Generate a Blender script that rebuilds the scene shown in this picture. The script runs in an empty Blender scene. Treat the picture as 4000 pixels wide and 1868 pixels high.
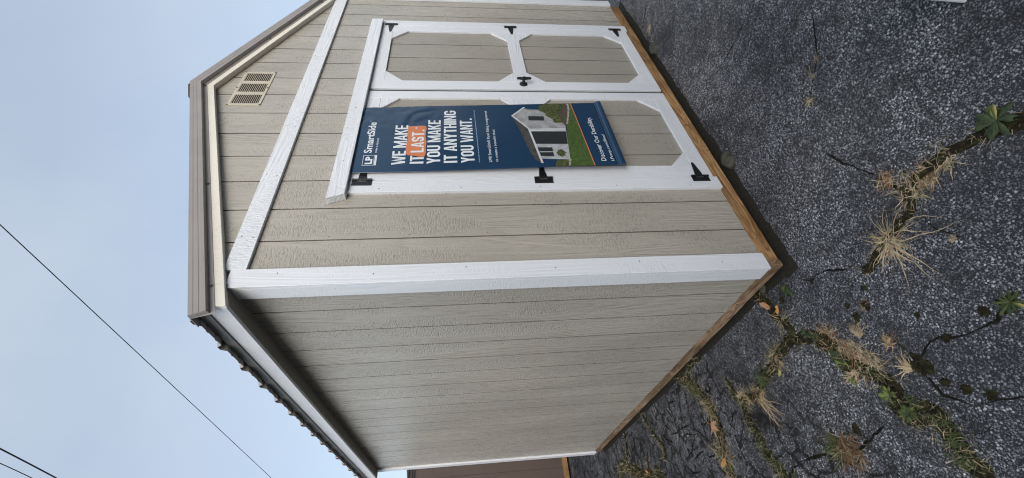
import bpy, bmesh, math, random
from math import sin, cos, pi, radians, sqrt
from mathutils import Vector, Matrix, noise

C = bpy.data.collections.new("Scene_Objects")
bpy.context.scene.collection.children.link(C)
scene = bpy.context.scene

# ------------------------------------------------------------------ camera
CAM = Vector((-1.0401, -1.5149, 1.5759))
Rv = Vector((0.77047804, -0.63688508, -0.02722091))
Uv = Vector((0.08449291, 0.0597048, 0.99463374))
Fv = Vector((0.63184218, 0.76864343, -0.09981351))
cam = bpy.data.cameras.new("camera")
cam.sensor_width = 36.0
cam.lens = 1617.79 / 4000 * 36.0
cam.shift_x = 42.06 / 4000
cam.shift_y = 7.7 / 4000
cam.clip_start = 0.02
cam.clip_end = 2000
camo = bpy.data.objects.new("camera", cam)
C.objects.link(camo)
# the phone was held sideways: image right is down, image up is to the right
X, Y, Z = -Uv, Rv, -Fv
camo.matrix_world = Matrix(((X.x, Y.x, Z.x, CAM.x), (X.y, Y.y, Z.y, CAM.y), (X.z, Y.z, Z.z, CAM.z), (0, 0, 0, 1)))
scene.camera = camo

# ------------------------------------------------------------------ world and sun
SUN_EL, SUN_AZ = radians(27), radians(-146)
world = bpy.data.worlds.new("World")
scene.world = world
world.use_nodes = True
wn = world.node_tree
bg = wn.nodes["Background"]
sky = wn.nodes.new("ShaderNodeTexSky")
sky.sky_type = 'NISHITA'
sky.sun_disc = False
sky.sun_elevation = SUN_EL
sky.sun_rotation = SUN_AZ
sky.air_density = 1.0
sky.dust_density = 3.5
sky.ozone_density = 1.6
# thin high overcast: the clear sky is milked out towards a pale even haze
hz = wn.nodes.new("ShaderNodeMix"); hz.data_type = 'RGBA'; hz.inputs[0].default_value = 0.60
hz.inputs[7].default_value = (2.9, 3.25, 3.6, 1)
wn.links.new(sky.outputs[0], hz.inputs[6])
htc = wn.nodes.new("ShaderNodeTexCoord"); hn = wn.nodes.new("ShaderNodeTexNoise")
hn.inputs["Scale"].default_value = 2.2; hn.inputs["Detail"].default_value = 5
wn.links.new(htc.outputs["Generated"], hn.inputs["Vector"])
hr = wn.nodes.new("ShaderNodeMapRange"); hr.inputs[1].default_value = 0.3; hr.inputs[2].default_value = 0.7
hr.inputs[3].default_value = 0.48; hr.inputs[4].default_value = 0.72
wn.links.new(hn.outputs[0], hr.inputs[0]); wn.links.new(hr.outputs[0], hz.inputs[0])
wn.links.new(hz.outputs[2], bg.inputs[0])
bg.inputs[1].default_value = 0.12
sun = bpy.data.lights.new("sun", 'SUN')
sun.energy = 1.0
sun.angle = radians(45)
sun.color = (1.0, 0.98, 0.95)
suno = bpy.data.objects.new("sun", sun)
C.objects.link(suno)
sd = Vector((sin(SUN_AZ) * cos(SUN_EL), cos(SUN_AZ) * cos(SUN_EL), sin(SUN_EL)))
suno.rotation_euler = sd.to_track_quat('Z', 'Y').to_euler()
suno.location = sd * 30
scene.view_settings.view_transform = 'Standard'
scene.view_settings.look = 'None'
scene.view_settings.gamma = 1
scene.view_settings.exposure = 1.0
scene.render.engine = 'CYCLES'
scene.cycles.pixel_filter_type = 'BLACKMAN_HARRIS'
scene.cycles.filter_width = 1.1

# ------------------------------------------------------------------ helpers
def prop(o, label=None, cat=None, group=None, kind=None):
    if label: o['label'] = label
    if cat: o['category'] = cat
    if group: o['group'] = group
    if kind: o['kind'] = kind
    return o

def thing(name, label, cat, loc=(0, 0, 0), group=None):
    o = bpy.data.objects.new(name, None)
    o.empty_display_size = 0.05
    C.objects.link(o)
    o.location = loc
    return prop(o, label, cat, group)

def obj(name, bm, mats, parent=None, bevel=0, smooth=False, label=None):
    me = bpy.data.meshes.new(name)
    bmesh.ops.recalc_face_normals(bm, faces=bm.faces)
    bm.to_mesh(me); bm.free()
    if not isinstance(mats, (list, tuple)): mats = [mats]
    for m in mats: me.materials.append(m)
    if smooth:
        for p in me.polygons: p.use_smooth = True
    o = bpy.data.objects.new(name, me)
    C.objects.link(o)
    if parent:
        o.parent = parent
        # geometry is written in world coordinates: undo the parent's offset
        pw = Vector((0, 0, 0)); q = parent
        while q: pw += q.location; q = q.parent
        o.location = -pw
    if bevel:
        b = o.modifiers.new("bevel", 'BEVEL'); b.width = bevel; b.segments = 1; b.limit_method = 'ANGLE'
    if label: o['label'] = label
    return o

def box(bm, x0, x1, y0, y1, z0, z1, mi=0):
    vs = [bm.verts.new(p) for p in ((x0,y0,z0),(x1,y0,z0),(x1,y1,z0),(x0,y1,z0),(x0,y0,z1),(x1,y0,z1),(x1,y1,z1),(x0,y1,z1))]
    for f in ((0,3,2,1),(4,5,6,7),(0,1,5,4),(1,2,6,5),(2,3,7,6),(3,0,4,7)):
        bm.faces.new([vs[i] for i in f]).material_index = mi

def prism(bm, poly, axis, a, b, mi=0):
    """polygon in the two other axes, extruded along axis from a to b"""
    def mk(p, t):
        if axis == 'y': return (p[0], t, p[1])
        if axis == 'x': return (t, p[0], p[1])
        return (p[0], p[1], t)
    A = [bm.verts.new(mk(p, a)) for p in poly]; B = [bm.verts.new(mk(p, b)) for p in poly]
    n = len(poly)
    bm.faces.new(A).material_index = mi; bm.faces.new(B[::-1]).material_index = mi
    for i in range(n):
        bm.faces.new((A[i], A[(i+1) % n], B[(i+1) % n], B[i])).material_index = mi

def tube(bm, pts, r, seg=8, mi=0, caps=True):
    pts = [Vector(p) for p in pts]; rings = []
    for i, p in enumerate(pts):
        d = (pts[min(i+1, len(pts)-1)] - pts[max(i-1, 0)]).normalized()
        u = d.orthogonal().normalized() if i == 0 else (u - d * u.dot(d)).normalized()
        w = d.cross(u); rr = r[i] if isinstance(r, (list, tuple)) else r
        rings.append([bm.verts.new(p + u*rr*cos(2*pi*k/seg) + w*rr*sin(2*pi*k/seg)) for k in range(seg)])
    for a, b in zip(rings, rings[1:]):
        for k in range(seg):
            bm.faces.new((a[k], a[(k+1) % seg], b[(k+1) % seg], b[k])).material_index = mi
    if caps:
        bm.faces.new(rings[0][::-1]).material_index = mi; bm.faces.new(rings[-1]).material_index = mi

def N(bm=None): return bmesh.new()

# ------------------------------------------------------------------ materials
def mat(name, rough=0.6, base=(0.5, 0.5, 0.5), spec=0.5, metal=0.0):
    m = bpy.data.materials.new(name); m.use_nodes = True
    b = m.node_tree.nodes["Principled BSDF"]
    b.inputs["Roughness"].default_value = rough
    b.inputs["Base Color"].default_value = (*base, 1)
    b.inputs["Specular IOR Level"].default_value = spec
    b.inputs["Metallic"].default_value = metal
    return m, m.node_tree, b

def nd(nt, t, **kw):
    n = nt.nodes.new(t)
    for k, v in kw.items():
        if k in n.inputs: n.inputs[k].default_value = v
        else: setattr(n, k, v)
    return n

def mapped(nt, scale, obj_space=False):
    tc = nd(nt, "ShaderNodeNewGeometry")
    mp = nd(nt, "ShaderNodeMapping"); mp.inputs["Scale"].default_value = scale
    nt.links.new(tc.outputs["Position"], mp.inputs["Vector"])
    return mp.outputs[0]

def noise_n(nt, vec, scale, detail=3, rough=0.5, dist=0.0):
    n = nd(nt, "ShaderNodeTexNoise"); n.inputs["Scale"].default_value = scale
    n.inputs["Detail"].default_value = detail; n.inputs["Roughness"].default_value = rough
    n.inputs["Distortion"].default_value = dist
    nt.links.new(vec, n.inputs["Vector"]); return n.outputs[0]

def ramp(nt, fac, stops):
    r = nd(nt, "ShaderNodeValToRGB"); e = r.color_ramp.elements
    while len(e) < len(stops): e.new(0.5)
    for el, (p, c) in zip(e, stops):
        el.position = p; el.color = (*c, 1) if len(c) == 3 else c
    nt.links.new(fac, r.inputs[0]); return r.outputs[0]

def math_n(nt, op, a, b=None, c=None):
    n = nd(nt, "ShaderNodeMath"); n.operation = op
    for i, v in enumerate((a, b, c)):
        if v is None: continue
        if hasattr(v, 'links') or hasattr(v, 'is_linked'): nt.links.new(v, n.inputs[i])
        else: n.inputs[i].default_value = v
    return n.outputs[0]

def mixc(nt, fac, a, b, mode='MIX'):
    n = nd(nt, "ShaderNodeMix"); n.data_type = 'RGBA'; n.blend_type = mode
    for i, v in ((0, fac), (6, a), (7, b)):
        if hasattr(v, 'is_linked'): nt.links.new(v, n.inputs[i])
        elif i == 0: n.inputs[0].default_value = v
        else: n.inputs[i].default_value = (*v, 1)
    return n.outputs[2]

def bump(nt, b, h, dist, strength=1.0):
    n = nd(nt, "ShaderNodeBump"); n.inputs["Distance"].default_value = dist; n.inputs["Strength"].default_value = strength
    nt.links.new(h, n.inputs["Height"]); nt.links.new(n.outputs[0], b.inputs["Normal"])

def cedar(name, col, var, grain_axis, rough, depth, dirt=0.12, dots=True):
    """painted engineered wood embossed with a cedar grain; grain runs along grain_axis"""
    m, nt, b = mat(name, rough, col, 0.5)
    k = 0.10
    sc = {'z': (1, 1, k), 'x': (k, 1, 1), 'y': (1, k, 1)}[grain_axis]
    v = mapped(nt, sc)
    big = noise_n(nt, v, 5.0, 2, 0.5, 0.6)
    rings = math_n(nt, 'SINE', math_n(nt, 'MULTIPLY', big, 95.0))
    rings = math_n(nt, 'MULTIPLY', math_n(nt, 'ADD', rings, 1.0), 0.5)
    fib = noise_n(nt, v, 85.0, 4, 0.65, 0.2)
    # rough-sawn chatter across the grain, in patches
    sc2 = {'z': (1, 1, 3.2), 'x': (3.2, 1, 1), 'y': (1, 3.2, 1)}[grain_axis]
    v2 = mapped(nt, sc2)
    chat = noise_n(nt, v2, 42.0, 2, 0.5, 0.4)
    v3 = mapped(nt, {'z': (1, 1, .35), 'x': (.35, 1, 1), 'y': (1, .35, 1)}[grain_axis])
    patch = ramp(nt, noise_n(nt, v3, 5.5, 2), [(0.44, (0, 0, 0)), (0.56, (1, 1, 1))])
    g = math_n(nt, 'ADD', math_n(nt, 'MULTIPLY', rings, 0.35), math_n(nt, 'MULTIPLY', fib, 0.9))
    h = nd(nt, "ShaderNodeMix"); nt.links.new(patch, h.inputs[0]); nt.links.new(chat, h.inputs[2]); nt.links.new(g, h.inputs[3])
    bump(nt, b, h.outputs[0], depth, 1.0)
    # slightly uneven paint and grime held in the grain
    w = mapped(nt, (1, 1, 1))
    blot = noise_n(nt, v3, 3.0, 3)
    c1 = mixc(nt, ramp(nt, blot, [(0.35, (0, 0, 0)), (0.65, (1, 1, 1))]), tuple(c*(1-var) for c in col), tuple(c*(1+var*.6) for c in col))
    fine = ramp(nt, math_n(nt, 'MULTIPLY', h.outputs[0], 1.0), [(0.18, (1-dirt*1.7, 1-dirt*1.8, 1-dirt*2.0)), (0.5, (1, 1, 1))])
    c2 = mixc(nt, 1.0, c1, fine, 'MULTIPLY')
    if dots:
        vo = nd(nt, "ShaderNodeTexVoronoi"); vo.inputs["Scale"].default_value = 6.0
        nt.links.new(w, vo.inputs["Vector"])
        d = ramp(nt, vo.outputs["Distance"], [(0.012, (0.25, 0.23, 0.2)), (0.02, (1, 1, 1))])
        c2 = mixc(nt, 1.0, c2, d, 'MULTIPLY')
    nt.links.new(c2, b.inputs["Base Color"])
    rr = ramp(nt, fib, [(0.3, (rough+.08,)*3), (0.7, (rough-.06,)*3)])
    nt.links.new(rr, b.inputs["Roughness"])
    return m

SID = (0.390, 0.368, 0.322)
M_side = cedar("beige_painted_siding", SID, 0.10, 'z', 0.27, 0.0040, 0.24)
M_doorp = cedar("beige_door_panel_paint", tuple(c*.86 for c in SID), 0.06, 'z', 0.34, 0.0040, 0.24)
WH = (0.705, 0.735, 0.78)
M_trim_z = cedar("white_trim_upright", WH, 0.04, 'z', 0.40, 0.0019, 0.07)
M_trim_x = cedar("white_trim_level", WH, 0.05, 'x', 0.38, 0.0038, 0.09)
M_trim_y = cedar("white_trim_eave", WH, 0.05, 'y', 0.40, 0.0030, 0.10)
M_rake = cedar("cream_primed_rake", (0.74, 0.72, 0.64), 0.06, 'x', 0.5, 0.0012, 0.08)
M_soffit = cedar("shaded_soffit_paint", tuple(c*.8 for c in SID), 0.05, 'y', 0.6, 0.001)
M_brown = cedar("dark_brown_siding", (0.105, 0.078, 0.068), 0.1, 'z', 0.5, 0.0015, 0.1)

def metal_m(name, col, rough=0.4):
    m, nt, b = mat(name, rough, col, 0.5)
    v = mapped(nt, (1, 1, 1)); n = noise_n(nt, v, 9, 3)
    nt.links.new(mixc(nt, n, tuple(c*.85 for c in col), tuple(c*1.15 for c in col)), b.inputs["Base Color"])
    n2 = noise_n(nt, v, 60, 2); bump(nt, b, n2, 0.0003, 0.6)
    return m
M_roof = metal_m("clay_painted_steel", (0.285, 0.265, 0.255), 0.42)
M_roofd = metal_m("dark_grey_steel", (0.045, 0.042, 0.042), 0.5)
M_drip = metal_m("grey_eave_steel", (0.22, 0.225, 0.22), 0.5)
M_black = metal_m("black_powder_coat", (0.012, 0.012, 0.013), 0.35)
M_steel = mat("bright_pin_steel", 0.35, (0.5, 0.5, 0.5), 0.5, 0.8)[0]
M_screw = metal_m("dull_screw_head", (0.10, 0.09, 0.085), 0.4)
M_vent = metal_m("cream_vent_plastic", (0.50, 0.46, 0.37), 0.5)
M_void = mat("unlit_interior_wood", 0.9, (0.02, 0.018, 0.015))[0]
M_vinyl = mat("white_vinyl_post", 0.4, (0.75, 0.76, 0.76))[0]

def timber(name, ax, c0, c1, c2):
    m, nt, b = mat(name, 0.8, c1, 0.3)
    sc = {'x': (.12, 1, 1), 'y': (1, .12, 1)}[ax]
    v = mapped(nt, sc)
    n = noise_n(nt, v, 14, 3, 0.5, 1.2)
    r = math_n(nt, 'MULTIPLY', math_n(nt, 'ADD', math_n(nt, 'SINE', math_n(nt, 'MULTIPLY', n, 55.0)), 1.0), 0.5)
    f = noise_n(nt, v, 130, 4, 0.7)
    a = math_n(nt, 'ADD', math_n(nt, 'MULTIPLY', r, 0.45), math_n(nt, 'MULTIPLY', f, 0.55))
    col = ramp(nt, a, [(0.15, c0), (0.45, c1), (0.85, c2)])
    w = mapped(nt, (1, 1, 1))
    st = ramp(nt, noise_n(nt, mapped(nt, tuple(.4 if s < 1 else 1 for s in sc)), 6, 3), [(0.35, (0.5, 0.47, 0.42)), (0.6, (1, 1, 1))])
    col = mixc(nt, 1.0, col, st, 'MULTIPLY')
    vo = nd(nt, "ShaderNodeTexVoronoi"); vo.inputs["Scale"].default_value = 9.0; nt.links.new(w, vo.inputs["Vector"])
    kn = ramp(nt, vo.outputs["Distance"], [(0.045, (0.12, 0.08, 0.05)), (0.075, (1, 1, 1))])
    col = mixc(nt, 1.0, col, kn, 'MULTIPLY')
    nt.links.new(col, b.inputs["Base Color"])
    bump(nt, b, a, 0.0015)
    return m
M_tim_x = timber("treated_pine_front", 'x', (0.16, 0.078, 0.030), (0.38, 0.215, 0.095), (0.52, 0.34, 0.17))
M_tim_y = timber("weathered_pine_side", 'y', (0.09, 0.056, 0.034), (0.26, 0.172, 0.105), (0.44, 0.31, 0.20))

def asphalt():
    m, nt, b = mat("worn_asphalt", 0.8, (0.05, 0.05, 0.055), 0.4)
    v = mapped(nt, (1, 1, 1))
    warp = nd(nt, "ShaderNodeTexNoise"); warp.inputs["Scale"].default_value = 120; nt.links.new(v, warp.inputs["Vector"])
    vm = nd(nt, "ShaderNodeVectorMath"); vm.operation = 'MULTIPLY_ADD'
    nt.links.new(warp.outputs["Color"], vm.inputs[0]); vm.inputs[1].default_value = (.0045, .0045, .0045); nt.links.new(v, vm.inputs[2])
    def stones(scale, lo, hi, thr):
        vo = nd(nt, "ShaderNodeTexVoronoi"); vo.inputs["Scale"].default_value = scale
        nt.links.new(vm.outputs[0], vo.inputs["Vector"])
        vo.inputs["Randomness"].default_value = 1.0
        sep = nd(nt, "ShaderNodeSeparateColor"); nt.links.new(vo.outputs["Color"], sep.inputs[0])
        pick = ramp(nt, sep.outputs[0], [(lo, (0, 0, 0)), (hi, (1, 1, 1))])
        shape = ramp(nt, vo.outputs["Distance"], [(thr*.75, (1, 1, 1)), (thr, (0, 0, 0))])
        return math_n(nt, 'MULTIPLY', pick, shape), vo.outputs["Distance"], sep.outputs[1]
    s1, d1, r1 = stones(120, 0.40, 0.52, 0.50)
    s2, d2, r2 = stones(235, 0.38, 0.50, 0.55)
    big = noise_n(nt, v, 2.4, 4, 0.6)
    mid = noise_n(nt, v, 11.0, 4, 0.65)
    wear = math_n(nt, 'ADD', math_n(nt, 'MULTIPLY', big, 0.55), math_n(nt, 'MULTIPLY', mid, 0.45))
    wf = ramp(nt, wear, [(0.42, (0.32,)*3), (0.60, (0.95,)*3)])
    binder = mixc(nt, mid, (0.015, 0.0155, 0.0175), (0.036, 0.0365, 0.040))
    st = ramp(nt, r1, [(0.0, (0.12, 0.122, 0.13)), (0.5, (0.34, 0.345, 0.36)), (1.0, (0.82, 0.82, 0.83))])
    st2 = ramp(nt, r2, [(0.0, (0.10, 0.102, 0.11)), (1.0, (0.55, 0.555, 0.57))])
    c = mixc(nt, math_n(nt, 'MULTIPLY', s2, wf), binder, st2)
    c = mixc(nt, math_n(nt, 'MULTIPLY', s1, wf), c, st)
    # connected web of cracks, strong in places and missing in others
    wp = nd(nt, "ShaderNodeTexNoise"); wp.inputs["Scale"].default_value = 9; wp.inputs["Detail"].default_value = 5; wp.inputs["Roughness"].default_value = .7
    nt.links.new(v, wp.inputs["Vector"])
    vm2 = nd(nt, "ShaderNodeVectorMath"); vm2.operation = 'MULTIPLY_ADD'
    nt.links.new(wp.outputs["Color"], vm2.inputs[0]); vm2.inputs[1].default_value = (.16, .16, 0); nt.links.new(v, vm2.inputs[2])
    def web(scale, wid, lo, hi, nscale, seed):
        vo = nd(nt, "ShaderNodeTexVoronoi"); vo.feature = 'DISTANCE_TO_EDGE'; vo.inputs["Scale"].default_value = scale
        nt.links.new(vm2.outputs[0], vo.inputs["Vector"])
        mp = nd(nt, "ShaderNodeMapping"); mp.inputs["Location"].default_value = (seed, seed, 0); nt.links.new(v, mp.inputs["Vector"])
        msk = ramp(nt, noise_n(nt, mp.outputs[0], nscale, 4, 0.65), [(lo, (0, 0, 0)), (hi, (1, 1, 1))])
        ln = ramp(nt, vo.outputs["Distance"], [(wid*.35, (1, 1, 1)), (wid, (0, 0, 0))])
        return math_n(nt, 'MULTIPLY', ln, msk)
    sx = nd(nt, "ShaderNodeSeparateXYZ"); nt.links.new(v, sx.inputs[0])
    side = ramp(nt, math_n(nt, 'SUBTRACT', math_n(nt, 'MULTIPLY', sx.outputs[1], .8), math_n(nt, 'MULTIPLY', sx.outputs[0], .9)), [(0.45, (.0, .0, .0)), (.95, (1, 1, 1))])
    w1 = web(3.6, .036, .46, .53, 5.0, 3.0)
    w2 = math_n(nt, 'MULTIPLY', web(8.0, .085, .38, .50, 7.0, 11.0), side)
    cr = math_n(nt, 'MAXIMUM', math_n(nt, 'MULTIPLY', w1, .4), w2)
    c = mixc(nt, cr, c, (0.006, 0.006, 0.005))
    # brownish fines and damp moss film in the hollows
    film = ramp(nt, noise_n(nt, v, 4.5, 5, 0.7), [(0.58, (0, 0, 0)), (0.72, (1, 1, 1))])
    c = mixc(nt, math_n(nt, 'MULTIPLY', film, 0.45), c, (0.034, 0.033, 0.026))
    worn = ramp(nt, noise_n(nt, v, 1.15, 3, 0.55, 0.8), [(0.34, (0.62, 0.64, 0.69)), (0.50, (0.92, 0.93, 0.97)), (0.64, (1.18, 1.18, 1.19))])
    c = mixc(nt, 1.0, c, worn, 'MULTIPLY')
    nt.links.new(c, b.inputs["Base Color"])
    h = math_n(nt, 'ADD', math_n(nt, 'SUBTRACT', s1, math_n(nt, 'MULTIPLY', cr, 3.0)), math_n(nt, 'ADD', math_n(nt, 'MULTIPLY', s2, 0.6), math_n(nt, 'MULTIPLY', mid, 1.5)))
    bump(nt, b, h, 0.0022)
    return m
M_ground = asphalt()

def soil(name, dark):
    m, nt, b = mat(name, 0.95, (0.03, 0.03, 0.015), 0.1)
    v = mapped(nt, (1, 1, 1))
    a = noise_n(nt, v, 38, 4, 0.65); s = noise_n(nt, v, 260, 3, 0.7)
    c = ramp(nt, a, [(0.3, (0.009, 0.007, 0.005)), (0.48, (0.024, 0.019, 0.011)), (0.60, (0.036, 0.037, 0.014)), (0.74, (0.058, 0.064, 0.022))]) if not dark else \
        ramp(nt, a, [(0.35, (0.007, 0.007, 0.006)), (0.65, (0.020, 0.019, 0.012))])
    c = mixc(nt, 1.0, c, ramp(nt, s, [(0.3, (0.45,)*3), (0.7, (1.6,)*3)]), 'MULTIPLY')
    nt.links.new(c, b.inputs["Base Color"]); bump(nt, b, s, 0.004)
    return m
def leafy(name, c0, c1, rough=0.6, scale=60):
    m, nt, b = mat(name, rough, c0, 0.3)
    v = mapped(nt, (1, 1, 1)); n = noise_n(nt, v, scale, 3, 0.6)
    nt.links.new(ramp(nt, n, [(0.3, c0), (0.7, c1)]), b.inputs["Base Color"])
    return m
M_moss = soil("moss_and_soil", False)
M_crack = soil("dark_crack_dirt", True)
M_dirt_shade = leafy("brown_dirt_and_shade", (0.009, 0.008, 0.006), (0.030, 0.026, 0.017), 0.95, 90)  # dirt brown kept near black to carry the shade along the timbers

M_straw = leafy("dry_straw", (0.30, 0.22, 0.12), (0.62, 0.50, 0.32))
M_straw2 = leafy("grey_dead_stem", (0.13, 0.10, 0.065), (0.30, 0.25, 0.17))
M_rust = leafy("rusty_dead_grass", (0.13, 0.065, 0.03), (0.30, 0.17, 0.09))
M_green = leafy("green_grass_blade", (0.035, 0.05, 0.016), (0.10, 0.125, 0.04))
M_leaf = leafy("dark_green_leaf", (0.026, 0.042, 0.018), (0.065, 0.090, 0.036), 0.5)
M_leaf2 = leafy("yellow_green_leaf", (0.08, 0.11, 0.025), (0.20, 0.23, 0.06), 0.5)
M_leafy = leafy("yellow_leaf", (0.28, 0.24, 0.07), (0.45, 0.38, 0.14), 0.5)
M_maple = leafy("tan_maple_leaf", (0.38, 0.20, 0.11), (0.58, 0.34, 0.20), 0.6, 90)
M_orange = leafy("orange_fallen_leaf", (0.42, 0.17, 0.05), (0.62, 0.33, 0.12), 0.5, 90)
M_stone = leafy("mossy_shim_stone", (0.035, 0.037, 0.028), (0.085, 0.085, 0.068), 0.9, 25)

# ------------------------------------------------------------------ ground
bm = N(); nx = 30
for s in range(1):
    v = [bm.verts.new(p) for p in ((-300, -300, 0), (300, -300, 0), (300, 300, 0), (-300, 300, 0))]
    bm.faces.new(v)
prop(obj("asphalt_ground", bm, M_ground), kind='structure')

# ------------------------------------------------------------------ the shed
W, L = 3.040, 3.61            # width along x, length along y
ZB = 0.125                    # underside of the siding
APX, SLOPE = 1.503, 0.36
def roof_z(x, apex): return apex - SLOPE * abs(x - APX)
S8 = 0.2032
shed = thing("garden_shed", "beige panel-sided shed with white trim, double doors and a brown ribbed metal roof", "shed", (0, 0, 0.04))

# front wall: strips between the grooves, with a real doorway
GX = [0.2389 + k*S8 for k in range(14)]
GW = 0.0068
DX0, DX1, DZ = 0.580, 2.500, 2.125
def front_strips(bm, y0, y1, zbase):
    xs = [0.0] + GX + [W]
    for i in range(len(xs)-1):
        a = xs[i] + (GW/2 if i else 0); b = xs[i+1] - (GW/2 if i < len(xs)-2 else 0)
        segs = []
        cuts = sorted([a] + [c for c in (DX0, DX1, APX) if a < c < b] + [b])
        for p, q in zip(cuts, cuts[1:]):
            z0 = DZ if (p >= DX0 - 1e-6 and q <= DX1 + 1e-6) else zbase
            prism(bm, [(p, z0), (q, z0), (q, roof_z(q, 3.14)), (p, roof_z(p, 3.14))], 'y', y0, y0+.0008)
            p2 = p + (.007 if abs(p-a) < 1e-6 else 0); q2 = q - (.007 if abs(q-b) < 1e-6 else 0)
            if q2 > p2: prism(bm, [(p2, z0+.0005), (q2, z0+.0005), (q2, roof_z(q2, 3.139)), (p2, roof_z(p2, 3.139))], 'y', y0+.0009, y1)
bm = N(); front_strips(bm, 0.0, 0.028, ZB)
for p, q, z0 in ((0, DX0, ZB+.001), (DX0, APX, DZ+.001), (APX, DX1, DZ+.001), (DX1, W, ZB+.001)):
    prism(bm, [(p, z0), (q, z0), (q, roof_z(q, 3.139)), (p, roof_z(p, 3.139))], 'y', 0.027, 0.031)
obj("front_wall", bm, M_side, shed)
# side wall (left), back wall, right wall
bm = N()
ys = [0.0] + [0.2245 + k*S8 for k in range(17)] + [L]
for i in range(len(ys)-1):
    a = ys[i] + (GW/2 if i else 0.021); b = ys[i+1] - (GW/2 if i < len(ys)-2 else 0)
    prism(bm, [(a, ZB), (b, ZB), (b, 2.545), (a, 2.545)], 'x', 0.0, 0.0008)
    prism(bm, [(a+.007, ZB+.0005), (b-.007, ZB+.0005), (b-.007, 2.5445), (a+.007, 2.5445)], 'x', 0.0009, 0.028)
prism(bm, [(0.021, ZB+.001), (L, ZB+.001), (L, 2.544), (0.021, 2.544)], 'x', 0.027, 0.031)
obj("side_wall", bm, M_side, shed)
bm = N()
ys2 = ys
for i in range(len(ys2)-1):
    a = ys2[i] + (GW/2 if i else 0.021); b = ys2[i+1] - (GW/2 if i < len(ys2)-2 else 0)
    prism(bm, [(a, ZB), (b, ZB), (b, 2.545), (a, 2.545)], 'x', W-.006, W)
prism(bm, [(0.021, ZB+.001), (L, ZB+.001), (L, 2.544), (0.021, 2.544)], 'x', W-.02, W-.0045)
obj("side_wall", bm, M_side, shed)
bm = N()
for p, q in ((0.021, APX), (APX, W-.021)):
    prism(bm, [(p, ZB), (q, ZB), (q, roof_z(q, 3.139)), (p, roof_z(p, 3.139))], 'y', L-.02, L)
obj("back_wall", bm, M_side, shed)
bm = N(); box(bm, 0.03, W-.03, 0.03, L-.03, ZB+.002, ZB+.02)
box(bm, 0.5, 2.55, 0.16, 0.18, ZB+.021, 2.3)
obj("floor", bm, M_void, shed)

# corner boards
bm = N(); box(bm, -0.018, 0.073, -0.018, -0.0005, ZB, 2.545)
obj("corner_board", bm, M_trim_z, shed, 0.0015)
bm = N(); box(bm, -0.0165, -0.0005, 0.0015, 0.078, ZB+.002, 2.529)
obj("corner_board", bm, M_trim_z, shed, 0.0015)
bm = N(); box(bm, 2.984, 3.074, -0.018, -0.0005, ZB, 2.545)
obj("corner_board", bm, M_trim_z, shed, 0.0015)
bm = N(); box(bm, -0.019, -0.0005, L-.075, L+.018, ZB-.02, 2.529)
obj("corner_board", bm, M_trim_z, shed, 0.0015)
# frieze board across the gable
bm = N(); box(bm, 0.0735, 2.9835, -0.018, -0.0005, 2.483, 2.577)
obj("frieze_board", bm, M_trim_x, shed, 0.0015)
# rake boards (sit proud of everything)
def rake(sgn, xe):
    bm = N()
    x0, x1 = (xe, APX - .0005) if sgn < 0 else (APX + .0005, xe)
    prism(bm, [(x0, roof_z(x0, 3.081)), (x1, roof_z(x1, 3.081)), (x1, roof_z(x1, 3.131)), (x0, roof_z(x0, 3.131))], 'y', -0.036, -0.0185)
    # blocking behind, down to the siding
    xi = max(x0, -0.10) if sgn < 0 else x0
    xj = x1 if sgn < 0 else min(x1, W + .10)
    prism(bm, [(xi, roof_z(xi, 3.0835)), (xj, roof_z(xj, 3.0835)), (xj, roof_z(xj, 3.130)), (xi, roof_z(xi, 3.130))], 'y', -0.0185, -0.0005)
    obj("rake_board", bm, M_rake, shed, 0.0015)
rake(-1, -0.115); rake(1, 3.121)
# metal rake trim: flange, outward kick, ribbed face, return over the roof
prof = [(-0.0365, -0.020), (-0.038, -0.020), (-0.038, 0.000), (-0.0615, 0.004), (-0.0615, 0.020), (-0.0604, 0.0212), (-0.0604, 0.028),
        (-0.0615, 0.0295), (-0.0615, 0.042), (-0.0604, 0.0432), (-0.0604, 0.049), (-0.0615, 0.0505), (-0.0615, 0.068), (-0.058, 0.0705), (-0.010, 0.0725),
        (0.03, 0.0725), (0.03, 0.0705), (-0.0365, 0.0685)]
def rake_trim(sgn):
    bm = N(); rings = []
    for end in (0, 1):
        ring = []
        for (y, dz) in prof:
            if end == 0: x = APX
            else:
                xe = -0.148 - max(0, dz) * 0.30
                x = xe if sgn < 0 else 2*APX - xe
            ring.append(bm.verts.new((x, y, roof_z(x, 3.140) + dz)))
        rings.append(ring)
    n = len(prof)
    for i in range(n): bm.faces.new((rings[0][i], rings[0][(i+1) % n], rings[1][(i+1) % n], rings[1][i]))
    bmesh.ops.triangulate(bm, faces=[bm.faces.new(rings[1])])
    o = obj("rake_trim", bm, M_roof, shed)
    xs = [-0.02, 0.59, 1.49] if sgn < 0 else [2.13, 2.80]
    for x in xs:
        b2 = N(); z = roof_z(x, 3.140) - .009
        tube(b2, [(x, -0.0381, z), (x, -0.040, z)], 0.0075, 10); tube(b2, [(x, -0.0401, z), (x, -0.044, z)], 0.004, 6)
        s = obj("screw", b2, M_screw, o)
    return o
rake_trim(-1); rake_trim(1)
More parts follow.
